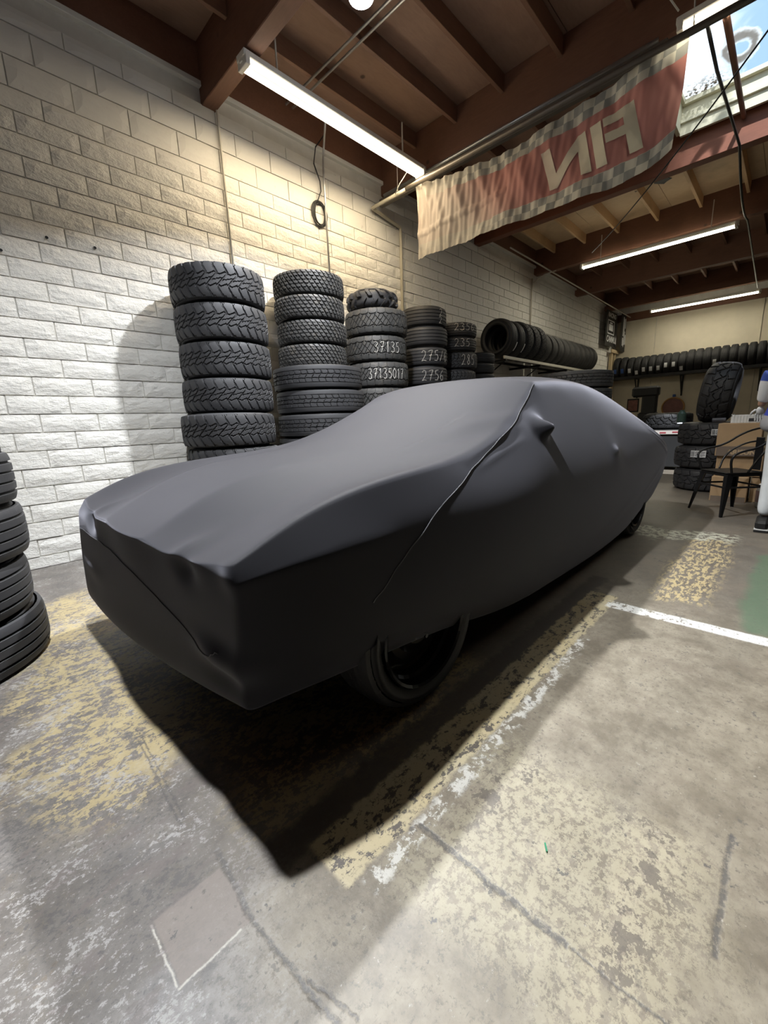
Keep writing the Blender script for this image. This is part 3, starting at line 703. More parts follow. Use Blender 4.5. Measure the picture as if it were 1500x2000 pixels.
def cover():
    bm = bmesh.new(); R_ = {}
    def ring(i):
        X, tp, sd = ST[i]; out = []
        for sgn in (-1, 1):
            pass
        cols = [(-y, z) for y, z in tp[::-1]] + tp[1:]        # 7 columns near(-) -> far(+)
        return X, cols, sd
    top = {}; side = {}
    for i in range(len(ST)):
        X, cols, sd = ring(i)
        for c, (y, z) in enumerate(cols):
            xx = X
            if i == 0: xx = X+[.015, -.02, -.03, -.05, -.03, -.02, .015][c]
            if i == 1: xx = X+[.0, 0, -.01, -.02, -.01, 0, 0][c]
            if i == len(ST)-1: xx = X+[0, .03, .05, .06, .05, .03, 0][c]
            top[i, c] = bm.verts.new((xx, y, z))
        for s_, sg in ((0, -1), (1, 1)):
            for r, (y, z) in enumerate(sd):
                xx = X
                if i == 0: xx = X+([.005, .02, .03, .055][r] if s_ == 0 else [-.02, -.04, -.05, -.06][r])
                if i == 0 and s_ == 1: y = [.885, .88, .875, .85][r]
                if i == 0 and s_ == 1: z -= [.02, .02, .05, .05][r]
                if i == len(ST)-1: xx = X+[.01, .02, -.05, -.12][r]
                side[i, s_, r] = bm.verts.new((xx, sg*y, z))
            y, z = sd[3]; side[i, s_, 4] = bm.verts.new((X+((.10 if s_ == 0 else .05) if i == 0 else (-.2 if i == len(ST)-1 else 0)), sg*(y-.16), z+.03))
    n = len(ST)
    for i in range(n-1):
        for c in range(6): bm.faces.new((top[i, c], top[i, c+1], top[i+1, c+1], top[i+1, c]))
        for s_, c in ((0, 0), (1, 6)):
            prev = (top[i, c], top[i+1, c])
            for r in range(5):
                cur = (side[i, s_, r], side[i+1, s_, r]); bm.faces.new((prev[0], prev[1], cur[1], cur[0])); prev = cur
    for i, dirx in ((0, -1), (n-1, 1)):
        face = {}
        for c in range(7): face[c, -1] = top[i, c]
        for r in range(5): face[0, r] = side[i, 0, r]; face[6, r] = side[i, 1, r]
        X = ST[i][0]
        for r in range(5):
            zr = side[i, 0, r].co.z; yr = side[i, 0, r].co.y; xr = side[i, 0, r].co.x; xr1 = side[i, 1, r].co.x; zr1 = side[i, 1, r].co.z
            for c in range(1, 6):
                f = (c-3)/3; b = (1-f*f)
                y = -yr*f
                q_ = (c/6); z = zr*(1-q_)+zr1*q_; xq = xr*(1-q_)+xr1*q_
                if dirx < 0:
                    bul = [-.045, -.01, .0, -.05, .0][r]; xx = xq+bul*b*1.0
                    if r == 0: xx = xq-.035*b+(.03 if c in (2, 4) else 0)
                else:
                    xx = xr+[.06, .07, .03, .0, 0][r]*b
                face[c, r] = bm.verts.new((xx, y, z))
        for c in range(6):
            for r in range(-1, 4): bm.faces.new((face[c, r], face[c+1, r], face[c+1, r+1], face[c, r+1]))
    bmesh.ops.recalc_face_normals(bm, faces=bm.faces[:])
    cr = bm.edges.layers.float.get('crease_edge') or bm.edges.layers.float.new('crease_edge')
    def crease(a, b, v):
        e = bm.edges.get((a, b))
        if e: e[cr] = v
    for c in (0, 6):
        vals = [.8, .9, .95, .95, .9, .7, .5, .45, .45, .4, .3, .3, .3, .3, .4]
        for i in range(n-1): crease(top[i, c], top[i+1, c], vals[i])
    for c in (2, 4):
        for i in range(0, 4): crease(top[i, c], top[i+1, c], [.9, .85, .6, .4][i])
    for c in (0, 1, 2, 3, 4, 5): crease(top[0, c], top[0, c+1], [.9, .35, 1, 1, .35, .9][c])
    for c in range(6): crease(top[8, c], top[8, c+1], [.75, .5, .4, .4, .5, .75][c])
    for s_, c in ((0, 0), (1, 6)):
        crease(top[8, c], top[7, c], .6); crease(top[0, c], side[0, s_, 0], .8)
        for i in range(0, 4): crease(side[i, s_, 0], side[i+1, s_, 0], [.9, .75, .5, .3][i])
        for r in range(3): crease(side[0, s_, r], side[0, s_, r+1], .6)
        for r in (3,): 
            for i in range(n-1): crease(side[i, s_, r], side[i+1, s_, r], .7)
    me = bpy.data.meshes.new('car_cover'); bm.to_mesh(me); bm.free()
    o = bpy.data.objects.new('tmpc', me); COL.objects.link(o)
    sub = o.modifiers.new('s', 'SUBSURF'); sub.levels = 4; sub.render_levels = 4; sub.uv_smooth = 'NONE'
    dg = bpy.context.evaluated_depsgraph_get(); m2 = bpy.data.meshes.new_from_object(o.evaluated_get(dg))
    bpy.data.objects.remove(o); m2.name = 'car_cover'
    V = np.empty(len(m2.vertices)*3, np.float32); m2.vertices.foreach_get('co', V); V = V.reshape(-1, 3)
    Nn = np.empty(len(m2.vertices)*3, np.float32); m2.vertices.foreach_get('normal', Nn); Nn = Nn.reshape(-1, 3)
    def bump(p, rad, amp, d=None, sh=2.0, aniso=(1, 1, 1)):
        q = (V-np.array(p))/np.array(aniso); r2 = np.sqrt((q**2).sum(1))/rad
        wgt = np.exp(-r2**sh)[:, None]*amp
        V[:] = V+wgt*(Nn if d is None else np.array(d)[None, :])
    for sg in (-1, 1):      # mirrors, door handles, bumper corners, brows
        bump((2.28, sg*.84, 1.03), .065, .115, (0.05, sg*1.0, .16), 2.6, (1.0, 1.2, .85))
        bump((2.20, sg*.83, 1.0), .20, .016, (0, sg*1., .2), 1.4)
        bump((3.40, sg*.93, .82), .045, .035, (0, sg*1., 0), 2.0, (1.4, 1, .6)); bump((3.40, sg*.92, .82), .13, .012, (0, sg*1., 0))
        k_ = 1 if sg < 0 else .45
        bump((.45, sg*.66, .42), .10, .028*k_, (-1., sg*.2, .25), 2.0, (1, 1.3, .45))
        bump((.46, sg*.66, .33), .09, -.016*k_, (-1., 0, 0), 2.0, (1, 1.3, .5))
        bump((.42, sg*.52, .735), .045, .014, (-.4, 0, .9), 1.6, (2.2, 1, 1)); bump((.40, sg*.56, .68), .06, -.020, (-1, 0, 0), 2, (1, 1.2, .8))
        bump((.43, sg*.84, .725), .05, .012*(1 if sg < 0 else 0), (-1, sg*.2, .1), 2.0)
    # stretched fabric folds fanning from cowl corner and towards the tail
    for sg in (-1,):
        for (x0, z0, x1, z1, amp, wdt) in ((1.35, .93, 2.25, 1.13, .010, .022), (1.45, .90, 2.15, 1.06, .008, .020), (1.5, .86, 2.1, .98, .006, .018), (1.62, .98, 2.05, 1.12, .005, .014),
                                           (4.3, 1.05, 5.2, .72, .008, .02), (4.4, .98, 5.2, .66, .007, .018), (4.5, .90, 5.2, .60, .006, .016), (4.0, .35, 4.9, .6, .006, .02), (3.0, .25, 4.6, .52, .005, .03), (4.5, .3, 5.1, .5, .006, .02)):
            L = math.hypot(x1-x0, z1-z0); tx, tz = (x1-x0)/L, (z1-z0)/L
            t_ = ((V[:, 0]-x0)*tx+(V[:, 2]-z0)*tz)/L; d_ = -(V[:, 0]-x0)*tz+(V[:, 2]-z0)*tx
            wgt = np.exp(-(d_/wdt)**2)*np.clip(np.sin(np.clip(t_, 0, 1)*PI), 0, 1)*(V[:, 1] < -.5)
            V += (wgt*amp)[:, None]*Nn
    m2.vertices.foreach_set('co', V.reshape(-1)); m2.update()
    m2.polygons.foreach_set('use_smooth', [True]*len(m2.polygons))
    return m2, V, Nn
cm, CV, CN = cover()
car = empty('covered_car', (0, YC, 0), label='long low car under a tight matte black stretch cover, front wheel showing', cat='car')
cov = link('cover', cm, car, None, None, M_COVER)
from mathutils.kdtree import KDTree
kd = KDTree(len(CV))
for i, v in enumerate(CV): kd.insert(v, i)
kd.balance()
def on_cover(pts, r=.0022, off=.001, n=14):
    out = []
    for a, b in zip(pts[:-1], pts[1:]):
        for k in range(n):
            p = Vector(a).lerp(Vector(b), k/n); co, idx, _ = kd.find(p); 
            out.append(Vector(co)+Vector(CN[idx])*off)
    # smooth
    for _ in range(3): out = [out[0]]+[(out[i-1]+out[i]*2+out[i+1])/4 for i in range(1, len(out)-1)]+[out[-1]]
    return out
def seam(pts): MB().tube(on_cover(pts), .0022, 5).build('seam', M_SEAM, cov, smooth=True)
for sg in (-1, 1):
    seam([(2.47, sg*.68, 1.28), (2.0, sg*.80, 1.04), (1.55, sg*.87, .90), (1.25, sg*.93, .80), (.98, sg*.95, .66), (.80, sg*.94, .52)])
seam([(.38, .84, .60), (.37, .50, .60), (.37, .22, .585), (.38, -.05, .545), (.40, -.36, .47), (.42, -.56, .42), (.44, -.66, .43), (.45, -.70, .44)])

M_RIM = simple('gloss black rim', (0.010, 0.010, 0.011), 0.2, 0.4)
wt = tire_meshes('wheel', .325, .235, .235, pat_ribs5, 34, .006, 204, 40, .02)
for (wx, wy) in ((1.12, -.80), (4.15, -.80), (1.12, .80), (4.15, .80)):
    sg = -1 if wy < 0 else 1
    wh = empty('wheel', (wx, wy, .325), (PI/2 if sg < 0 else -PI/2, 0, 0)); wh.parent = car
    for nm, me in (('tread', wt[0]), ('sidewall', wt[1])):
        c = link(nm, me, wh, (0, 0, -.1175)); 
        if not me.materials: me.materials.append(M_RUBK)
    mb = MB().lathe([(.238, .112), (.232, .118), (.222, .112), (.216, .07), (.205, .06), (.200, .025), (.19, .015), (.15, .045), (.12, .05), (.10, .035), (.085, .04), (.08, .07), (.035, .075), (.03, .10), (.0, .10)], 40)
    for k in range(5):
        a = 2*PI*k/5; mb.lathe([(0, .085), (.009, .085), (.009, .035), (0, .035)], 6, Matrix.Translation((.058*math.cos(a), .058*math.sin(a), .005)))
    mb.build('rim', M_RIM, wh, smooth=False)
MB().box(.7, 4.9, -.70, .70, .22, .45, .03).build('underbody', M_BLACKP, car)

# ================================================================ LAMPS
def fluo(loc, L, axis, mat, label, energy, col, group=None, cover_w=.13, single=False):
    """two tube strip light, length along local X"""
    o = empty('strip_light', loc, (0, 0, 0 if axis == 'x' else PI/2), label=label, cat='ceiling light', group=group)
    MB().box(-L/2, L/2, -cover_w/2, cover_w/2, .0, .05, .006).box(-L/2, L/2, -.02, .02, -.02, .0).build('housing', M_FIX, o)
    for q_ in (-L*.35, L*.35): MB().box(q_-.006, q_+.006, -.006, .006, .05, 4.415-loc[2]).build('hanger', M_FIX, o)
    for s in (-1, 1):
        if single and s > 0: pass
        else: MB().tube([(-L/2+.05, s*.042*(0 if single else 1), -.028), (L/2-.05, s*.042*(0 if single else 1), -.028)], .026 if single else .019, 10).build('tube', mat, o, smooth=True)
        MB().box(s*(L/2-.03)-.02, s*(L/2-.03)+.02, -.07, .07, -.055, .03, .004).build('lamp_holder', M_FIX, o)
    if energy:
        l = bpy.data.lights.new('lamp', 'AREA'); l.shape = 'RECTANGLE'; l.size = L; l.size_y = .12; l.energy = energy; l.color = col
        q = bpy.data.objects.new('lamp_light', l); COL.objects.link(q); q.parent = o; q.location = (0, 0, -.06)
    return o
fluo((3.36, 3.58, 4.03), 2.36, 'x', M_TUBE, 'warm twin-tube strip light close to the block wall above the tallest stacks', 62, TUBE_COL)
fluo((9.25, 2.15, 3.96), 2.40, 'y', M_TUBEF, 'lit strip light in the middle of the dark roof', 34, FAR_COL, cover_w=.04, single=True)
fluo((14.35, 2.05, 3.90), 2.35, 'y', M_TUBEF, 'lit strip light nearest the back wall', 34, FAR_COL, cover_w=.04, single=True)
fluo((4.50, -0.20, 3.99), 2.40, 'y', M_TUBE, 'lit strip light behind the pipe beside the skylight', 24, FAR_COL)
for o_ in COL.objects:
    if o_.name.startswith('strip_light'): o_['group'] = 'strip lights under the roof'
def led(loc, energy, label):
    o = empty('led_lamp', loc, label=label, cat='ceiling light', group='cool white lamps under the joists')
    zt = 4.41-loc[2]
    MB().tube([(0, 0, .09), (0, 0, zt)], .012).build('stem', M_BLACKM, o)
    MB().lathe([(0, .12), (.05, .12), (.07, .09), (.11, .05), (.115, .04), (.0, .04)], 24).build('heat_sink', M_FIX, o)
    MB().lathe([(.0, -.05), (.05, -.042), (.085, -.015), (.10, .02), (.10, .04)], 24).build('diffuser', M_BULB, o, smooth=True)
    l = bpy.data.lights.new('lamp', 'AREA'); l.shape = 'DISK'; l.size = .11; l.spread = math.radians(128); l.energy = energy; l.color = LED_COL
    q = bpy.data.objects.new('lamp_light', l); COL.objects.link(q); q.parent = o; q.location = (0, 0, -.06)
    return o
led((2.50, 2.48, 3.97), LED_A, 'glaring cool white lamp hanging from the joists at the top edge')
led((0.60, 1.80, 3.97), LED_B, 'cool white lamp above the bonnet of the covered car')

# ================================================================ PIPES, CONDUITS, CABLES
def arc(p, q, r, n=5):
    """corner rounding: path through list p with radius r"""
    out = [Vector(p[0])]
    for i in range(1, len(p)-1):
        a, b, c = Vector(p[i-1]), Vector(p[i]), Vector(p[i+1]); u = (a-b).normalized(); v = (c-b).normalized()
        for k in range(n+1):
            t = k/n; P0 = b+u*r; P1 = b+v*r; out.append((1-t)**2*P0+2*t*(1-t)*b+t*t*P1)
    out.append(Vector(p[-1])); return out
def pipe(name, pts, r, mat, label, cat='pipe', rr=.05, clips=None, smooth=True, group=None):
    o = MB().tube(arc(pts, None, rr), r, 10).build(name, mat, smooth=smooth, label=label, cat=cat, group=group)
    if clips:
        for c in clips: MB().box(-.008, .008, -.02, .02, -.03, .012).build('clip', M_EMT, o, loc=c)
    return o
pipe('sprinkler_pipe', [(4.40, 3.72, 3.87), (4.40, 4.32, 3.87), (4.98, 4.335, 3.80), (4.98, 4.335, 1.2)], .021, M_PIPE, 'cream pipe leaving its shade-coloured run and turning down the block wall', rr=.03)
pipe('shaded_pipe', [(4.40, -1.6, 3.87), (4.40, 1.9, 3.87), (4.40, 3.72, 3.87)], .027, M_STEEL_SHADE, 'long pipe with painted-in shade running under the second beam above the banner')  # backlit run of the cream pipe, its shade painted as a dark colour
pipe('door_rail', [(4.60, 4.28, 4.065), (4.60, 1.15, 4.065)], .018, M_EMT, 'thin bright pipe running just under the beam beside the banner', rr=.01)
dr = MB().box(4.50, 4.56, 1.06, 4.28, 3.90, 3.985, .004).build('steel_channel', M_STEEL_SHADE, label='dark steel channel fixed along the underside of the second beam', cat='rail')
pipe('conduit', [(3.05, -1.0, 4.385), (3.05, 4.20, 4.385), (3.60, 4.335, 4.18), (3.60, 4.335, 2.1)][0:2], .011, M_EMT, 'left-hand galvanised conduit of the pair under the joists', 'conduit')
pipe('conduit', [(3.13, -1.0, 4.385), (3.13, 4.20, 4.385)], .011, M_EMT, 'right-hand galvanised conduit of the pair under the joists', 'conduit', clips=[(0, 0, 0)][:0])
pipe('conduit', [(3.42, 4.0, 4.385), (3.60, 4.28, 4.25), (3.60, 4.315, 4.1), (3.60, 4.315, 2.0)], .012, M_EMT, 'galvanised conduit dropping down the wall beside the coiled cable', 'conduit')
pipe('conduit', [(2.30, 4.338, 4.22), (2.335, 4.338, 4.12), (2.335, 4.338, 2.0)], .011, M_WCOND, 'painted conduit dropping down the wall behind the tallest stack', 'conduit')
pipe('conduit', [(9.22, 4.33, 3.98), (9.22, 4.338, 2.5)], .016, M_WCOND, 'painted conduit on the far part of the block wall above the rack', 'conduit')
pipe('conduit', [(7.5, 3.95, 4.05), (15.3, 3.95, 4.0)], .014, M_WCOND, 'pale pipe running toward the back corner below the dark beams', 'conduit')
MB().tube([(9.3, 4.34, 3.92), (9.3, 4.1, 4.02), (9.4, 3.9, 4.07)], .012).build('conduit', M_WCOND, label='short angled conduit from the wall up to the fourth beam', cat='conduit')
# coiled cable
cc = MB()
for k in range(7):
    rx, rz = .095+.008*math.sin(k*1.7), .125+.010*math.cos(k*2.3); cx_, cz_ = 3.53+.004*k*(-1)**k, 3.56+.006*math.sin(k)
    cc.tube([(cx_+rx*math.cos(a), 4.350-.004*(k % 3), cz_+rz*math.sin(a)) for a in np.linspace(0, 2*PI, 40, endpoint=False)], .006, 6, closed=True)
cc.tube([(3.60, 4.25, 4.36), (3.50, 4.31, 4.22), (3.47, 4.325, 4.05), (3.55, 4.33, 3.90), (3.56, 4.335, 3.80), (3.49, 4.335, 3.66)], .007, 6)
cc.build('coiled_cable', M_CABLE, smooth=True, label='coil of black cable hung on the block wall beside the galvanised conduit', cat='cable')
ls = [(4.28, 3.75, 4.0), (4.30, 3.78, 3.93), (4.40, 3.82, 3.885)]
MB().tube([(4.35, 3.60, 4.05), (4.30, 3.74, 3.90), (4.36, 3.86, 3.86), (4.40, 3.88, 3.90)], .005, 6).tube([(4.40, 3.86, 4.35), (4.40, 3.86, 3.895)], .004, 6)\
    .build('lamp_cord', M_WCABLE, smooth=True, label='short white cord looping from the warm strip light to the cream pipe', cat='cable')
def sag(a, b, s, n=16): 
    return [Vector(a).lerp(Vector(b), k/n)-Vector((0, 0, s*4*(k/n)*(1-k/n))) for k in range(n+1)]
MB().tube(sag((4.75, .30, 4.02), (8.95, 3.05, 4.06), .10), .008, 6).build('hanging_cable', M_CABLE, smooth=True, label='black cable strung diagonally below the skylight', cat='cable')
MB().tube([(4.45, .80, 3.90), (5.3, .84, 4.03), (6.9, .80, 4.06)]+sag((6.95, .80, 4.05), (9.3, .86, 3.99), .16)[1:]+[Vector((14.2, .95, 3.95))], .014, 6).build('hanging_cable', M_CABLE, smooth=True, label='thick twisted black cable running away under the beams at the right', cat='cable')
MB().tube([(4.47, .70, 3.93), (6.97, .80, 4.36)], .024, 10).build('hanging_rod', M_BEAM, smooth=True, label='red-brown rod slanting across the skylight to the third beam', cat='rod')
MB().tube([(4.40, .98, 4.05), (4.36, 1.05, 4.16), (4.38, 1.10, 4.27), (4.47, .98, 4.34), (4.47, .90, 4.25), (4.44, .88, 3.92)], .006, 6).build('cord_loop', M_WCABLE, smooth=True, label='loop of pale cord hanging from the beam at the top right', cat='cable')

# ================================================================ BANNER
def mat_banner():
    t = NT('chequered finish banner', 0.75)
    x, y, z = t.sep(t.coord())
    s = .085
    ck = t.t.nodes.new('ShaderNodeTexChecker'); ck.inputs['Scale'].default_value = 1/s
    t.t.links.new(t.comb(t.op('ADD', y, .003), t.op('ADD', z, .003), .01), ck.inputs['Vector'])
    cream = (0.55, 0.51, 0.42); gry = (0.29, 0.28, 0.25); red = (0.43, 0.185, 0.155)
    chk = t.mix(ck.outputs['Fac'], cream, gry)
    inside = t.op('MULTIPLY', t.step(z, 2*s-.002, 2*s+.002), t.op('SUBTRACT', 1.0, t.step(z, 9*s-s*.02-.002, 9*s-s*.02+.002)))
    c = t.mix(inside, chk, red)
    lamp_wash = t.step(t.op('ADD', y, t.op('MULTIPLY', z, -.7)), .95, 1.9)
    c = t.mix(t.op('MULTIPLY', lamp_wash, .88), c, (0.43, 0.395, 0.34))  # lamp glare over the left end, put into the cloth colour
    t.color(c); t.bump(t.noise(300, 2), .05, .001)
    t.b.inputs['Transmission Weight'].default_value = 0
    # thin cloth lets some light through
    tl = t.t.nodes.new('ShaderNodeBsdfTranslucent'); t.put(tl.inputs[0], c)
    mx = t.t.nodes.new('ShaderNodeMixShader'); mx.inputs[0].default_value = .35
    out = t.t.nodes['Material Output']; t.t.links.new(t.b.outputs[0], mx.inputs[1]); t.t.links.new(tl.outputs[0], mx.inputs[2])
    t.t.links.new(mx.outputs[0], out.inputs[0]); return t.m
BY0 = 0.91; BX0 = 4.44; BW = 2.68; BH = 11*.085
def ban(y, z):
    """local y 0..BW from the right-hand end, z 0..BH -> world"""
    f = y/BW; q = z/BH
    top = 3.90-.155*math.sin(PI*f**1.25); bot = 3.13-.16*math.sin(PI*f)**.7-.02*f if f > 0 else 3.16
    bot = 3.02+(.16*(1-min(1, f/.18))**2)+.04*f
    zz = bot+(top-bot)*q
    wr = .008+.022*max(0, (f-.35))
    X = 4.44+.75*wr*math.sin(y*42+2*math.sin(z*5))*(.4+.6*q)+.22*wr*math.sin(y*97+z*6)+.15*wr*math.sin(y*61-z*23)+.02*math.sin(y*7+z*4)+.012*math.sin(y*17-z*9)-.05*(1-q)*math.sin(PI*f)
    Yw = BY0+y-.02*q*(1-f)+.05*(1-q)*(1-f)
    if f < .12: X += .05*(1-f/.12)*(1-q)
    sw = .012*math.sin(max(0, 1-((z-.30-.9*(BW-y)*.15)/.05)**2)) if f > .55 else 0
    return (X-sw, Yw, zz)
nb_u, nb_v = 300, 70
P = np.array([[ban(BW*i/(nb_u-1), BH*j/(nb_v-1)) for j in range(nb_v)] for i in range(nb_u)])
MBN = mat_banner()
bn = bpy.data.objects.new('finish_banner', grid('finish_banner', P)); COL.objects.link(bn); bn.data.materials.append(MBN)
tag(bn, 'long pale red banner with chequered borders hanging from the beam, seen from behind', 'banner')
# lay the flat print out in the cloth's own coordinates
uvl = bn.data.attributes.new('cloth', 'FLOAT_VECTOR', 'POINT')
flat = np.array([[(0, BW*i/(nb_u-1), BH*j/(nb_v-1)) for j in range(nb_v)] for i in range(nb_u)], dtype=np.float32)
uvl.data.foreach_set('vector', flat.reshape(-1))
at = MBN.node_tree.nodes.new('ShaderNodeAttribute'); at.attribute_name = 'cloth'
tc = [n for n in MBN.node_tree.nodes if n.type == 'TEX_COORD'][0]
for l in [l for l in MBN.node_tree.links if l.from_node == tc]:
    to = l.to_socket; MBN.node_tree.links.remove(l); MBN.node_tree.links.new(at.outputs['Vector'], to)
def text_mesh(body, size, shear=0, offset=0, cuts=2, spacing=1.0):
    cu = bpy.data.curves.new('t', 'FONT'); cu.body = body; cu.size = size; cu.shear = shear; cu.offset = offset; cu.space_character = spacing; cu.resolution_u = 6
    o = bpy.data.objects.new('t', cu); COL.objects.link(o); dg = bpy.context.evaluated_depsgraph_get()
    me = bpy.data.meshes.new_from_object(o.evaluated_get(dg)); bpy.data.objects.remove(o); bpy.data.curves.remove(cu)
    if cuts:
        bm = bmesh.new(); bm.from_mesh(me); bmesh.ops.triangulate(bm, faces=bm.faces[:])
        for _ in range(cuts): bmesh.ops.subdivide_edges(bm, edges=[e for e in bm.edges if e.calc_length() > .03], cuts=1)
        bmesh.ops.triangulate(bm, faces=bm.faces[:]); bm.to_mesh(me); bm.free()
    return me
_t = NT('cream print with lamp wash', .75); _t.color(_t.mix(_t.step(_t.sep(_t.geo())[1], 1.55, 2.5), (0.55, 0.51, 0.40), (0.47, 0.33, 0.27))); M_LETTER = _t.m  # letters pale to the left: lamp glare mixed into the print colour
tx = text_mesh('FIN', .56, .28, .018, 4, .98)
for v in tx.vertices:
    yy = v.co.x+.20; z_ = .235+v.co.y*1.05
    p = ban(yy, z_); v.co = (p[0]-.009, p[1], p[2])
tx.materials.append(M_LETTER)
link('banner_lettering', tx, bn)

# ================================================================ BACK OF THE SHOP
sh = empty('wall_shelf', (BX-.33, 0, 2.17), label='long black shelf on brackets along the back wall carrying a row of tires', cat='shelf')
MB().box(-.19, .29, -1.5, 4.33, -.03, 0.0, .003).box(-.19, -.17, -1.5, 4.33, 0, .05).build('board', M_BLACKM, sh)
for y in (3.62, 2.45, 0.72, -.6):
    MB().tube([(-.12, y, -.03), (.31, y, -.58)], .02, 6).box(.29, .32, y-.02, y+.02, -.62, -.03).box(-.17, .31, y-.015, y+.015, -.05, -.03).build('bracket', M_BLACKM, sh)
yb = 4.14; names = ['leftmost']+[r for r in rnk[1:]]+['eighteenth', 'nineteenth', 'twentieth', 'twenty-first', 'twenty-second', 'twenty-third', 'twenty-fourth', 'twenty-fifth']
stk = {2: M_PAPER, 3: M_PAPER, 4: M_PAPER, 5: M_PAPER, 6: M_PAPER, 7: M_PAPER, 8: M_PAPER, 9: M_PAPER, 13: M_PAPER, 19: M_PAPER, 0: M_BLUEINK, 1: M_BLUEINK}
for i in range(24):
    sc_ = 1.0+(.05 if i in (0, 1) else 0)+(.02 if i > 9 else -.02)
    z = 2.17+.315*sc_
    lab = 'black tire upright on the back wall shelf, %s from the left' % names[i] if i else 'leftmost black tire upright on the back wall shelf'
    if i in stk and i > 1: lab += ', with a paper label'
    o = tire('bw', (BX-.335, yb+.09, z), lab, rot=(PI/2, 0, 0), mat=M_RUBK, group='tires on the back wall shelf'); o.scale = (sc_, sc_, .95)
    if i in stk:
        mb = MB(); vs = []; a0 = PI+.15+(.25 if i in (9, 3) else (-.2 if i in (7, 8) else 0))
        for q in range(7):
            a = a0+q*.07
            for zz_ in (.05, .13): vs.append((.318*math.cos(a), .318*math.sin(a), zz_))
        n = len(vs); fs = [(2*q, 2*q+1, 2*q+3, 2*q+2) for q in range(6)]
        vs += [(v[0]*1.008, v[1]*1.008, v[2]) for v in vs]; fs += [tuple(j+n for j in f) for f in fs]
        mb.add(vs, fs).build('paper_label', stk[i], o)
    yb -= .188*(1.05 if i < 2 else 1)
# posters in the corner
def printed(name, w_, h_, loc, rz, label, pieces, cat='poster', thick=.006, round_=0, txt=None):
    o = empty(name, loc, (0, 0, rz), label=label, cat=cat)
    pts = [(0, 0), (w_, 0), (w_, h_), (0, h_)]
    if round_: pts = [(w_*.15, 0), (w_*.0, h_*.12), (0, h_), (w_, h_), (w_, h_*.04), (w_*.8, 0)][::-1]
    n = len(pts)
    MB().add([(p[0], 0, p[1]) for p in pts]+[(p[0], thick, p[1]) for p in pts], [tuple(range(n)), tuple(range(n, 2*n))]+[(i, (i+1) % n, n+(i+1) % n, n+i) for i in range(n)]).build('sheet', M_BLACKP, o)
    pb = MB()
    for (x0, x1, z0, z1) in pieces: pb.box(x0*w_, x1*w_, -.003, 0, z0*h_, z1*h_)
    if pieces: pb.build('print', M_PAPER, o)
    if txt:
        for s_, x0, z0, size, sx in txt:
            m = text_mesh(s_, size, .1, .008, 0); 
            for v in m.vertices: v.co = (x0*w_+v.co.x*sx, -.004, z0*h_+v.co.y)
            link('lettering', m, o, mat=M_PAPER)
    return o
printed('tire_poster', .95, .98, (13.85, 4.20, 3.10), 0, 'black poster with white lettering and a picture at the far end of the block wall',
        [(.17, .20, .36, .74), (.80, .83, .34, .72), (.2, .8, .71, .74), (.2, .8, .34, .37), (.3, .7, .44, .62), (.38, .62, .64, .68)], txt=[('CAMMUS', .12, .12, .24, .95), ('RACING', .16, .82, .17, 1.15)])
printed('hanging_pennant', .75, 1.12, (14.95, 4.10, 3.02), 0, 'black hanging pennant with white brush lettering nearest the back corner',
        [(.30, .42, .40, .90), (.44, .52, .46, .86), (.28, .40, .15, .36), (.46, .58, .18, .5), (.62, .74, .2, .46), (.34, .62, .50, .54), (.56, .66, .62, .88), (.42, .50, .12, .30)], round_=1)
for i, (x_, w_) in enumerate(((14.75, .10), (15.05, .10))):
    MB().box(x_, x_+w_, 4.24, 4.32, 0, 3.0 if i else 2.95, .004).build('timber_post', M_STUD, label='pale pine post standing against the block wall, %s the back corner' % ('nearer' if i else 'slightly further from'), cat='post')
MB().box(14.6, 15.3, 4.20, 4.24, 2.95, 3.05, .004).build('timber_rail', M_STUD, label='short pine rail across the tops of the two posts in the back corner', cat='rail')
# framed picture on the back wall
pc = empty('framed_picture', (BX-.02, 3.88, 1.12), label='small dark framed photograph on the back wall left of the office chair', cat='picture')
MB().box(-.02, .0, -.33, .0, 0, .42, .004).build('frame', M_BLACKP, pc)
MB().box(-.024, -.02, -.30, -.03, .04, .38).build('print', simple('reddish print', (.22, .09, .07), .4, scale=14, var=.6), pc)
# office chair with headrest
oc = empty('office_chair', (13.7, 3.02, 0), (0, 0, 0), label='tall black office chair with headrest by the back wall', cat='chair')
MB().box(-.12, .12, -.36, .30, 1.52, 1.80, .05).build('headrest', M_BLACKP, oc)
MB().box(-.08, .08, -.33, .05, .62, 1.60, .05).box(-.10, .10, -.38, .12, .55, 1.1, .05).build('backrest', M_BLACKP, oc)
MB().box(-.55, .05, -.33, .27, .48, .60, .05).build('seat', M_BLACKP, oc)
MB().tube([(-.2, 0, .1), (-.2, 0, .5)], .03).build('column', M_BLACKM, oc)
bs = MB()
for k in range(5): bs.tube([(-.2, 0, .1), (-.2+.3*math.cos(k*1.257), .3*math.sin(k*1.257), .06)], .02).lathe([(0, -.03), (.03, -.03), (.03, .03), (0, .03)], 10, Matrix.Translation((-.2+.3*math.cos(k*1.257), .3*math.sin(k*1.257), .03)))
bs.build('base', M_BLACKM, oc)
# round clock
ck = empty('wall_clock', (BX-.03, 2.62, 1.22), (0, -PI/2, 0), label='round wooden framed clock with a blue knob on the back wall', cat='clock')
MB().lathe([(.30, 0), (.30, .05), (.27, .06), (.26, .03)], 40).build('frame', simple('varnished wood', (.38, .2, .06), .4), ck)
MB().lathe([(0, .02), (.265, .02), (.265, .03), (0, .03)], 40).build('dial', simple('dark red dial', (.18, .08, .07), .5, scale=10, var=.4), ck)
MB().box(.30, .38, -.035, .035, 0, .05, .006).build('knob', M_BLUEINK, ck)

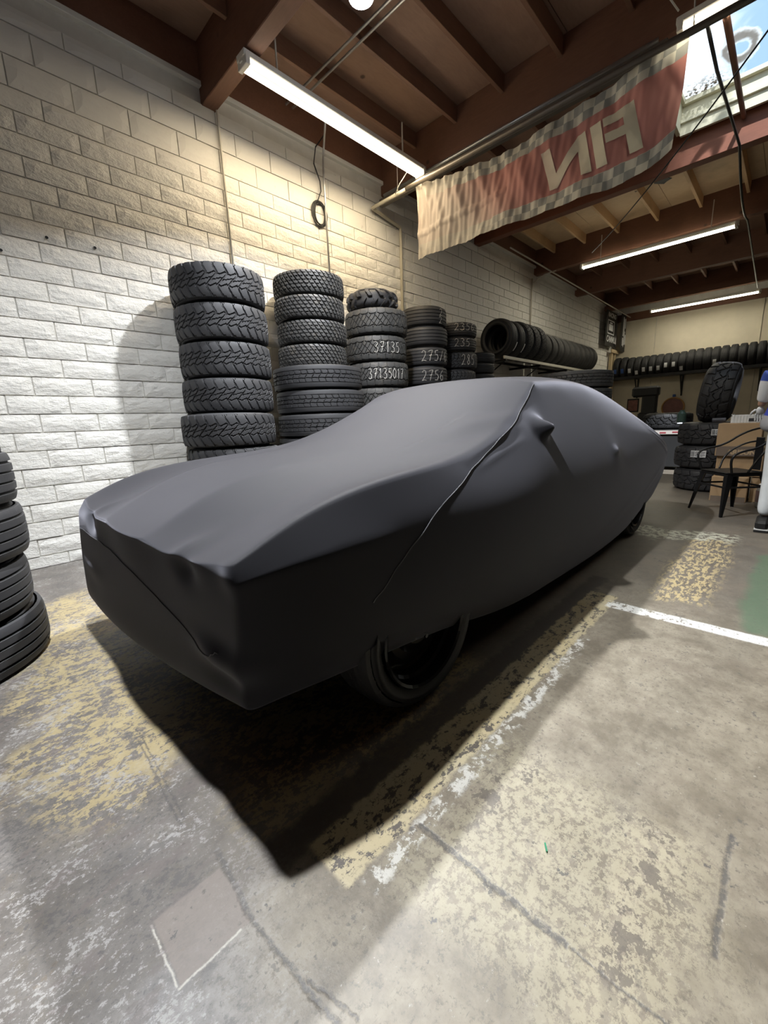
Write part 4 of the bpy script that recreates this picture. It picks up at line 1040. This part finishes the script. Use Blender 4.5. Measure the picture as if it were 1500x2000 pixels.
# black toolbox bench with tires on it, left of the three tires
bench = empty('work_bench', (9.35, 1.75, 0), label='low black bench with a white printed strip between the car tail and the mud tires', cat='bench')
MB().box(0, .7, -.55, .75, .68, .76, .005).build('top', M_BLACKP, bench)
MB().box(-.01, 0, -.50, .30, .675, .745).build('printed_strip', simple('worn white print', (.42, .38, .34), .6), bench)
for (a, b, z0) in ((.12, .0, .68), (.30, .20, .69)):
    MB().box(-.014, -.01, -b-.10, -b, z0+.01, z0+.035).build('red_print', simple('red print', (.25, .04, .05), .5), bench)
for a in (.04, .66):
    for b in (-.5, .7): MB().box(a-.03, a+.03, b-.03, b+.03, 0, .68).build('leg', M_BLACKM, bench)
MB().box(.02, .68, -.5, .7, .06, .678, .01).build('drawer_cabinet', M_BLACKP, bench)
t_ = tire('bigmud', (9.75, 1.72, .762), 'black tire lying flat on the bench beneath the clock', mat=M_RUBK)
def bent_label(t, R, ang, dang, z0, z1, mat=M_PAPER, prints=True):
    vs = []; N_ = 9
    for q in range(N_):
        a = ang+dang*(q/(N_-1)-.5)
        for zz_ in (z0, z1): vs.append((R*math.cos(a), R*math.sin(a), zz_))
    n = len(vs); fs = [(2*q, 2*q+1, 2*q+3, 2*q+2) for q in range(N_-1)]
    vs += [(v[0]*(1+.003/R), v[1]*(1+.003/R), v[2]) for v in vs]; fs += [tuple(j+n for j in f) for f in fs]
    o = MB().add(vs, fs).build('paper_label', mat, t)
    if prints:
        mb = MB(); Rp = R+.005
        for (q0, q1, f0, f1) in ((.04, .055, .1, .9), (.075, .10, .1, .9), (.12, .13, .1, .9), (.15, .18, .1, .9), (.20, .21, .1, .9), (.23, .26, .1, .9), (.33, .58, .18, .26), (.33, .58, .74, .82), (.33, .36, .26, .74), (.55, .58, .26, .74), (.41, .50, .38, .62), (.64, .94, .70, .78), (.64, .90, .50, .56), (.64, .94, .30, .36), (.64, .80, .14, .2)):
            a0 = ang+dang*(q0-.5); a1 = ang+dang*(q1-.5); zA = z0+(z1-z0)*f0; zB = z0+(z1-z0)*f1
            mb.add([(Rp*math.cos(a), Rp*math.sin(a), z) for a in (a0, a1) for z in (zA, zB)], [(0, 1, 3, 2)])
        mb.build('print', M_INK, o)
    return o
bent_label(t_, .408, ang_to_cam(9.75, 1.72)+.5, .22, .10, .26)
# stack of three big mud tires with one standing on top
TX, TY = 7.32, .74
b3 = stack(['bigmud']*3, TX, TY, 0, ['big blocky mud tire, %s of three stacked behind the metal chair' % q for q in ('bottom', 'middle with a paper label', 'top with a paper label')], mats=[M_RUB]*3, jit=.015)
ac = ang_to_cam(TX, TY)
bent_label(b3[2], .413, ac+.12, .36, .14, .22); bent_label(b3[1], .413, ac-.30, .42, .16, .25)
ht = tire('huge', (TX-.08, .90, .93+.395), 'large mud tire standing upright on top of the three stacked mud tires', mat=M_RUB)
ht.rotation_euler = (Matrix.Rotation(math.radians(7), 4, 'X') @ Matrix.Rotation(PI/2, 4, 'X')).to_euler()
MB().lathe([(0, 0), (.05, 0), (.055, .01), (.055, .12), (.03, .15), (.025, .17), (0, .17)], 16).build('bottle', simple('dark green bottle', (.06, .10, .085), .15), None, (TX-.16, TY+.36, .932), label='small bottle with pale label standing on the top mud tire', cat='bottle')
# cardboard boxes
def carton(loc, sx, sy, sz, label, rz=0, band=False, text=None):
    o = empty('cardboard_box', loc, (0, 0, rz), label=label, cat='box')
    MB().box(0, sx, -sy, 0, 0, sz, .006).build('carton', M_CARD, o)
    MB().box(sx*.1, sx*.9, -sy/2-.025, -sy/2+.025, sz, sz+.0015).build('tape', simple('packing tape', (.45, .33, .2), .3), o)
    if band: MB().box(-.003, 0, -sy+.01, -.01, sz*band[0], sz*band[1]).build('printed_band', M_CARDD, o)
    if text:
        m = text_mesh(text, .075, 0, .004, 0)
        for v in m.vertices: v.co = (-.005, -sy*.28-v.co.x*1.0, sz*.055+v.co.y)
        link('lettering', m, o, mat=simple('tan print', (.45, .33, .2), .7))
    return o
carton((6.32, .60, 0.0), .42, .34, .30, 'cardboard box on the floor under the metal chair', band=(.0, .22))
carton((6.40, .585, 0.302), .42, .42, .24, 'middle cardboard box in the pile behind the metal chair')
carton((6.36, .605, 0.544), .42, .40, .38, 'large cardboard box with dark printed band, topmost of the pile', band=(.0, .30), text='ARISUN')
carton((6.42, .24, 0.0), .40, .30, .295, 'brown box in shadow beside the white jug')
cr_ = empty('storage_crate', (6.40, .50, .926), label='white slatted plastic tray on top of the cardboard boxes', cat='crate')
cb = MB().box(0, .30, -.42, 0, 0, .012)
for k in range(15): cb.box(-.011, -.003, -.42+k*.028, -.42+k*.028+.022, .0, .08)
cb.box(-.008, .3, -.42, -.41, 0, .09).box(-.008, .3, -.01, 0, 0, .10).box(-.008, .0, -.42, 0, .075, .09).box(-.005, .003, -.42, 0, .0, .085).box(.29, .3, -.42, 0, 0, .09)
cb.build('tray', M_WHITE, cr_); MB().box(-.014, -.010, -.30, -.16, .015, .05).build('handle_slot', M_INK, cr_)
MB().lathe([(0, 0), (.035, 0), (.035, .16), (0, .16)], 16, Matrix.Rotation(PI/2, 4, 'X') @ Matrix.Scale(.8, 4)).build('spray_can', simple('dark can', (.05, .05, .06), .3, scale=30, var=.8), None, (6.47, .68, .962), label='dark can with white label lying beside the white tray', cat='can')
# white jug
jg = empty('plastic_jug', (6.12, .06, 0), label='white plastic jug with pink label on the floor behind the chair leg', cat='jug')
MB().lathe([(0, .0), (.10, .0), (.115, .02), (.115, .20), (.10, .26), (.05, .31), (.035, .33), (.035, .36), (0, .36)], 24).build('body', M_WHITE, jg, smooth=True)
MB().lathe([(0, .355), (.04, .355), (.04, .39), (0, .39)], 16).build('cap', M_WHITE, jg)
o = MB().lathe([(.117, .07), (.118, .075), (.118, .19), (.117, .195)], 24).build('label_band', simple('pink label', (.55, .38, .38), .6), jg)

# metal chair
ch = empty('metal_chair', (5.68, .37, 0), (0, 0, math.radians(130)), label='black sheet-metal armchair with tubular back beside the cardboard boxes', cat='chair')
# local frame: +x = facing direction
sw = .20
MB().box(-.18, .20, -.20, .20, .44, .452, .005).box(-.17, .19, -.19, .19, .41, .44, .005).build('seat', M_BLACKM, ch)
for (a, b) in ((.17, .18), (.17, -.18), (-.16, .18), (-.16, -.18)):
    ox, oy = a*1.42, b*1.38
    vs = []; 
    for (z, hw, cxx, cyy) in ((.44, .048, a, b), (.30, .040, a+(ox-a)*.35, b+(oy-b)*.35), (.0, .018, ox, oy)):
        sx_, sy_ = math.copysign(hw, a), math.copysign(hw, b)
        vs += [(cxx+sx_*.35, cyy+sy_*.35, z), (cxx-sx_, cyy+sy_*.2, z), (cxx-sx_*.8, cyy-sy_*.05, z), (cxx, cyy, z), (cxx-sx_*.05, cyy-sy_*.8, z), (cxx+sx_*.2, cyy-sy_, z)]
    fs = []
    for r in range(2):
        for k in range(6): fs.append((r*6+k, r*6+(k+1) % 6, (r+1)*6+(k+1) % 6, (r+1)*6+k))
    fs += [tuple(range(6)), tuple(range(12, 18))]
    MB().add(vs, fs).build('leg', M_BLACKM, ch)
MB().tube([(.16, .20, .30), (-.15, .20, .30)], .010).tube([(.16, -.20, .30), (-.15, -.20, .30)], .010).tube([(-.19, .2, .30), (-.19, -.2, .30)], .010).tube([(.2, .2, .30), (.2, -.2, .30)], .010).build('stretcher', M_BLACKM, ch)
hoop = [(.17, .22, .45), (.22, .25, .60), (.16, .26, .665), (-.05, .25, .70), (-.22, .21, .84), (-.28, .0, .90), (-.22, -.21, .84), (-.05, -.25, .70), (.16, -.26, .665), (.22, -.25, .60), (.17, -.22, .45)]
def smooth_path(p, it=2):
    p = [Vector(q) for q in p]
    for _ in range(it):
        o_ = [p[0]]
        for a, b in zip(p[:-1], p[1:]): o_ += [a*.75+b*.25, a*.25+b*.75]
        p = o_+[p[-1]]
    return p
MB().tube(smooth_path(hoop), .011, 8).build('arm_hoop', M_BLACKM, ch, smooth=True)
MB().tube(smooth_path([(.0, .20, .45), (-.06, .23, .60), (-.20, .18, .72), (-.25, 0, .76), (-.20, -.18, .72), (-.06, -.23, .60), (.0, -.20, .45)]), .010, 8).build('inner_hoop', M_BLACKM, ch, smooth=True)
MB().box(-.235, -.225, -.05, .05, .45, .79, .003).build('back_slat', M_BLACKM, ch)

# ================================================================ PERSON at the right edge
def skin(name, joints, edges, mat, parent, sub=2, root=0):
    me = bpy.data.meshes.new(name); me.from_pydata([j[0] for j in joints], edges, []); o = bpy.data.objects.new(name, me); COL.objects.link(o)
    md = o.modifiers.new('skin', 'SKIN'); md.use_smooth_shade = True
    for i, j in enumerate(joints): 
        r = j[1] if isinstance(j[1], tuple) else (j[1], j[1]); me.skin_vertices[0].data[i].radius = r
        me.skin_vertices[0].data[i].use_root = (i == root)
    s_ = o.modifiers.new('sub', 'SUBSURF'); s_.levels = sub; s_.render_levels = sub
    dg = bpy.context.evaluated_depsgraph_get(); m2 = bpy.data.meshes.new_from_object(o.evaluated_get(dg)); bpy.data.objects.remove(o); bpy.data.meshes.remove(me)
    m2.name = name; m2.materials.clear(); m2.materials.append(mat)
    m2.polygons.foreach_set('use_smooth', [True]*len(m2.polygons))
    c = bpy.data.objects.new(name, m2); COL.objects.link(c); c.parent = parent; return c
PX, PY = 5.10, -0.04
pr_ = empty('person', (PX, PY, 0), label='person in white, blue and grey racing clothes leaning in at the right edge', cat='person')
def mat_jersey():
    t = NT('racing jersey', .7); x, y, z = t.sep(t.coord())
    zz = t.op('ADD', z, t.op('MULTIPLY', y, -.25))
    c = t.mix(t.step(zz, .80, .805), (.66, .70, .74), (.28, .28, .29)); c = t.mix(t.step(zz, .965, .97), c, (.03, .05, .33)); c = t.mix(t.step(zz, 1.05, 1.055), c, (.7, .7, .7))
    c = t.mix(t.step(zz, 1.25, 1.26), c, (.04, .08, .36)); t.color(c); return t.m
M_SKIN = simple('skin', (.42, .25, .17), .5)
M_GLOVE = simple('white glove', (.68, .68, .67), .7)
M_PANTS = simple('white trousers', (.66, .69, .70), .7)
# body: bare figure as one continuous surface
J = [((0, 0, .92), (.13, .10)), ((0, 0, 1.12), (.13, .10)), ((0, .01, 1.34), (.15, .10)), ((0, .01, 1.46), (.06, .06)), ((0, .03, 1.54), (.055, .055)), ((0, .04, 1.64), (.085, .095)), ((0, .04, 1.72), (.06, .07)),
     ((-.02, .19, 1.39), .055), ((.07, .22, 1.22), .040), ((.15, .25, 1.10), .030),
     ((.0, -.19, 1.39), .055), ((.06, -.26, 1.12), .042), ((.14, -.22, .90), .032),
     ((0, .09, .86), .075), ((.02, .095, .48), .055), ((0, .10, .10), .038), ((0, -.10, .86), .085), ((.02, -.12, .48), .058), ((0, -.14, .10), .038)]
E_ = [(0, 1), (1, 2), (2, 3), (3, 4), (4, 5), (5, 6), (2, 7), (7, 8), (8, 9), (2, 10), (10, 11), (11, 12), (0, 13), (13, 14), (14, 15), (0, 16), (16, 17), (17, 18)]
skin('body', J, E_, M_SKIN, pr_)
for sy, hx, hy, hz, dx, dy in ((1, .15, .25, 1.10, .30, .0), (-1, .14, -.22, .90, .1, .3)):
    d_ = Vector((dx, dy, -.55)).normalized(); sd_ = Vector((dy, -dx, 0)).normalized(); h0 = Vector((hx, hy, hz))
    js = [(h0, .026), (h0+d_*.05, (.034, .018)), (h0+d_*.085, (.036, .016))]; ed = [(0, 1), (1, 2)]
    skin('palm', js, ed, M_GLOVE, pr_, 1)
    for k, (o_, l_) in enumerate(((-.028, .06), (-.010, .072), (.009, .068), (.027, .052))):
        b0 = h0+d_*.07+sd_*o_; skin('finger', [(b0, .0095), (b0+d_*l_*.55+Vector((0, 0, -.004)), .0085), (b0+d_*l_+Vector((0, 0, -.022)), .007)], [(0, 1), (1, 2)], M_GLOVE, pr_, 1)
    b0 = h0+d_*.03-sd_*.028; skin('thumb', [(b0, .011), (b0-sd_*.03+d_*.03, .010), (b0-sd_*.035+d_*.06, .008)], [(0, 1), (1, 2)], M_GLOVE, pr_, 1)
MJ = mat_jersey()
skin('jersey', [((.0, .03, .83), (.20, .265)), ((0, .02, 1.0), (.17, .215)), ((0, .01, 1.2), (.16, .165)), ((0, .01, 1.38), (.16, .13)), ((0, .02, 1.47), (.075, .075)), ((-.02, .20, 1.39), .082), ((.07, .22, 1.24), .065), ((.14, .24, 1.14), .050),
               ((0, -.20, 1.39), .082), ((.05, -.26, 1.15), .068)], [(0, 1), (1, 2), (2, 3), (3, 4), (3, 5), (5, 6), (6, 7), (3, 8), (8, 9)], MJ, pr_)
skin('trousers', [((0, 0, .98), (.15, .13)), ((0, .09, .84), .09), ((.02, .095, .48), .072), ((0, .105, .10), .062), ((0, -.11, .84), .11), ((.02, -.13, .48), .085), ((0, -.145, .13), .066)],
     [(0, 1), (1, 2), (2, 3), (0, 4), (4, 5), (5, 6)], M_PANTS, pr_)
skin('hair', [((.035, .04, 1.68), (.075, .098)), ((.03, .04, 1.75), (.075, .078))], [(0, 1)], simple('dark hair', (.03, .02, .015), .6), pr_, 1)
M_EYE = simple('eye white', (.7, .7, .68), .3); M_LIP = simple('lips', (.36, .15, .12), .5)
def ball(name, c, r, mat, sc=(1, 1, 1)):
    pf = [(math.sin(PI*k/8)*r, -math.cos(PI*k/8)*r) for k in range(9)]
    return MB().lathe(pf, 14, Matrix.Translation(c) @ Matrix.Diagonal((*sc, 1))).build(name, mat, pr_, smooth=True)
for e_ in (-1, 1):
    ball('eye', (-.073, .04+e_*.032, 1.655), .013, M_EYE); ball('pupil', (-.083, .04+e_*.032, 1.655), .006, M_INK)
    ball('ear', (.01, .04+e_*.094, 1.645), .032, M_SKIN, (.7, .35, 1)); ball('eyebrow', (-.078, .04+e_*.032, 1.682), .018, M_INK, (.5, 1, .22))
ball('nose', (-.092, .04, 1.63), .020, M_SKIN, (1, .75, 1.3)); ball('mouth', (-.078, .04, 1.592), .024, M_LIP, (.5, 1, .28))
for sy in (.11, -.145):
    MB().box(-.26, .10, sy-.045, sy+.045, .018, .10, .02).build('shoe', M_BLACKP, pr_); MB().box(-.265, .105, sy-.048, sy+.048, 0, .022, .004).build('sole', M_BLACKP, pr_)
    MB().box(-.262, .102, sy-.047, sy+.047, .022, .030).build('sole_stripe', M_WHITE, pr_)

MB().box(0, .022, 0, .004, 0, .004).build('green_scrap', simple('green plastic', (.02, .25, .12), .4), None, (.86, .31, .001), (0, 0, .6), label='tiny green plastic scrap on the bare concrete at lower right', cat='scrap')
bpy.context.view_layer.update()
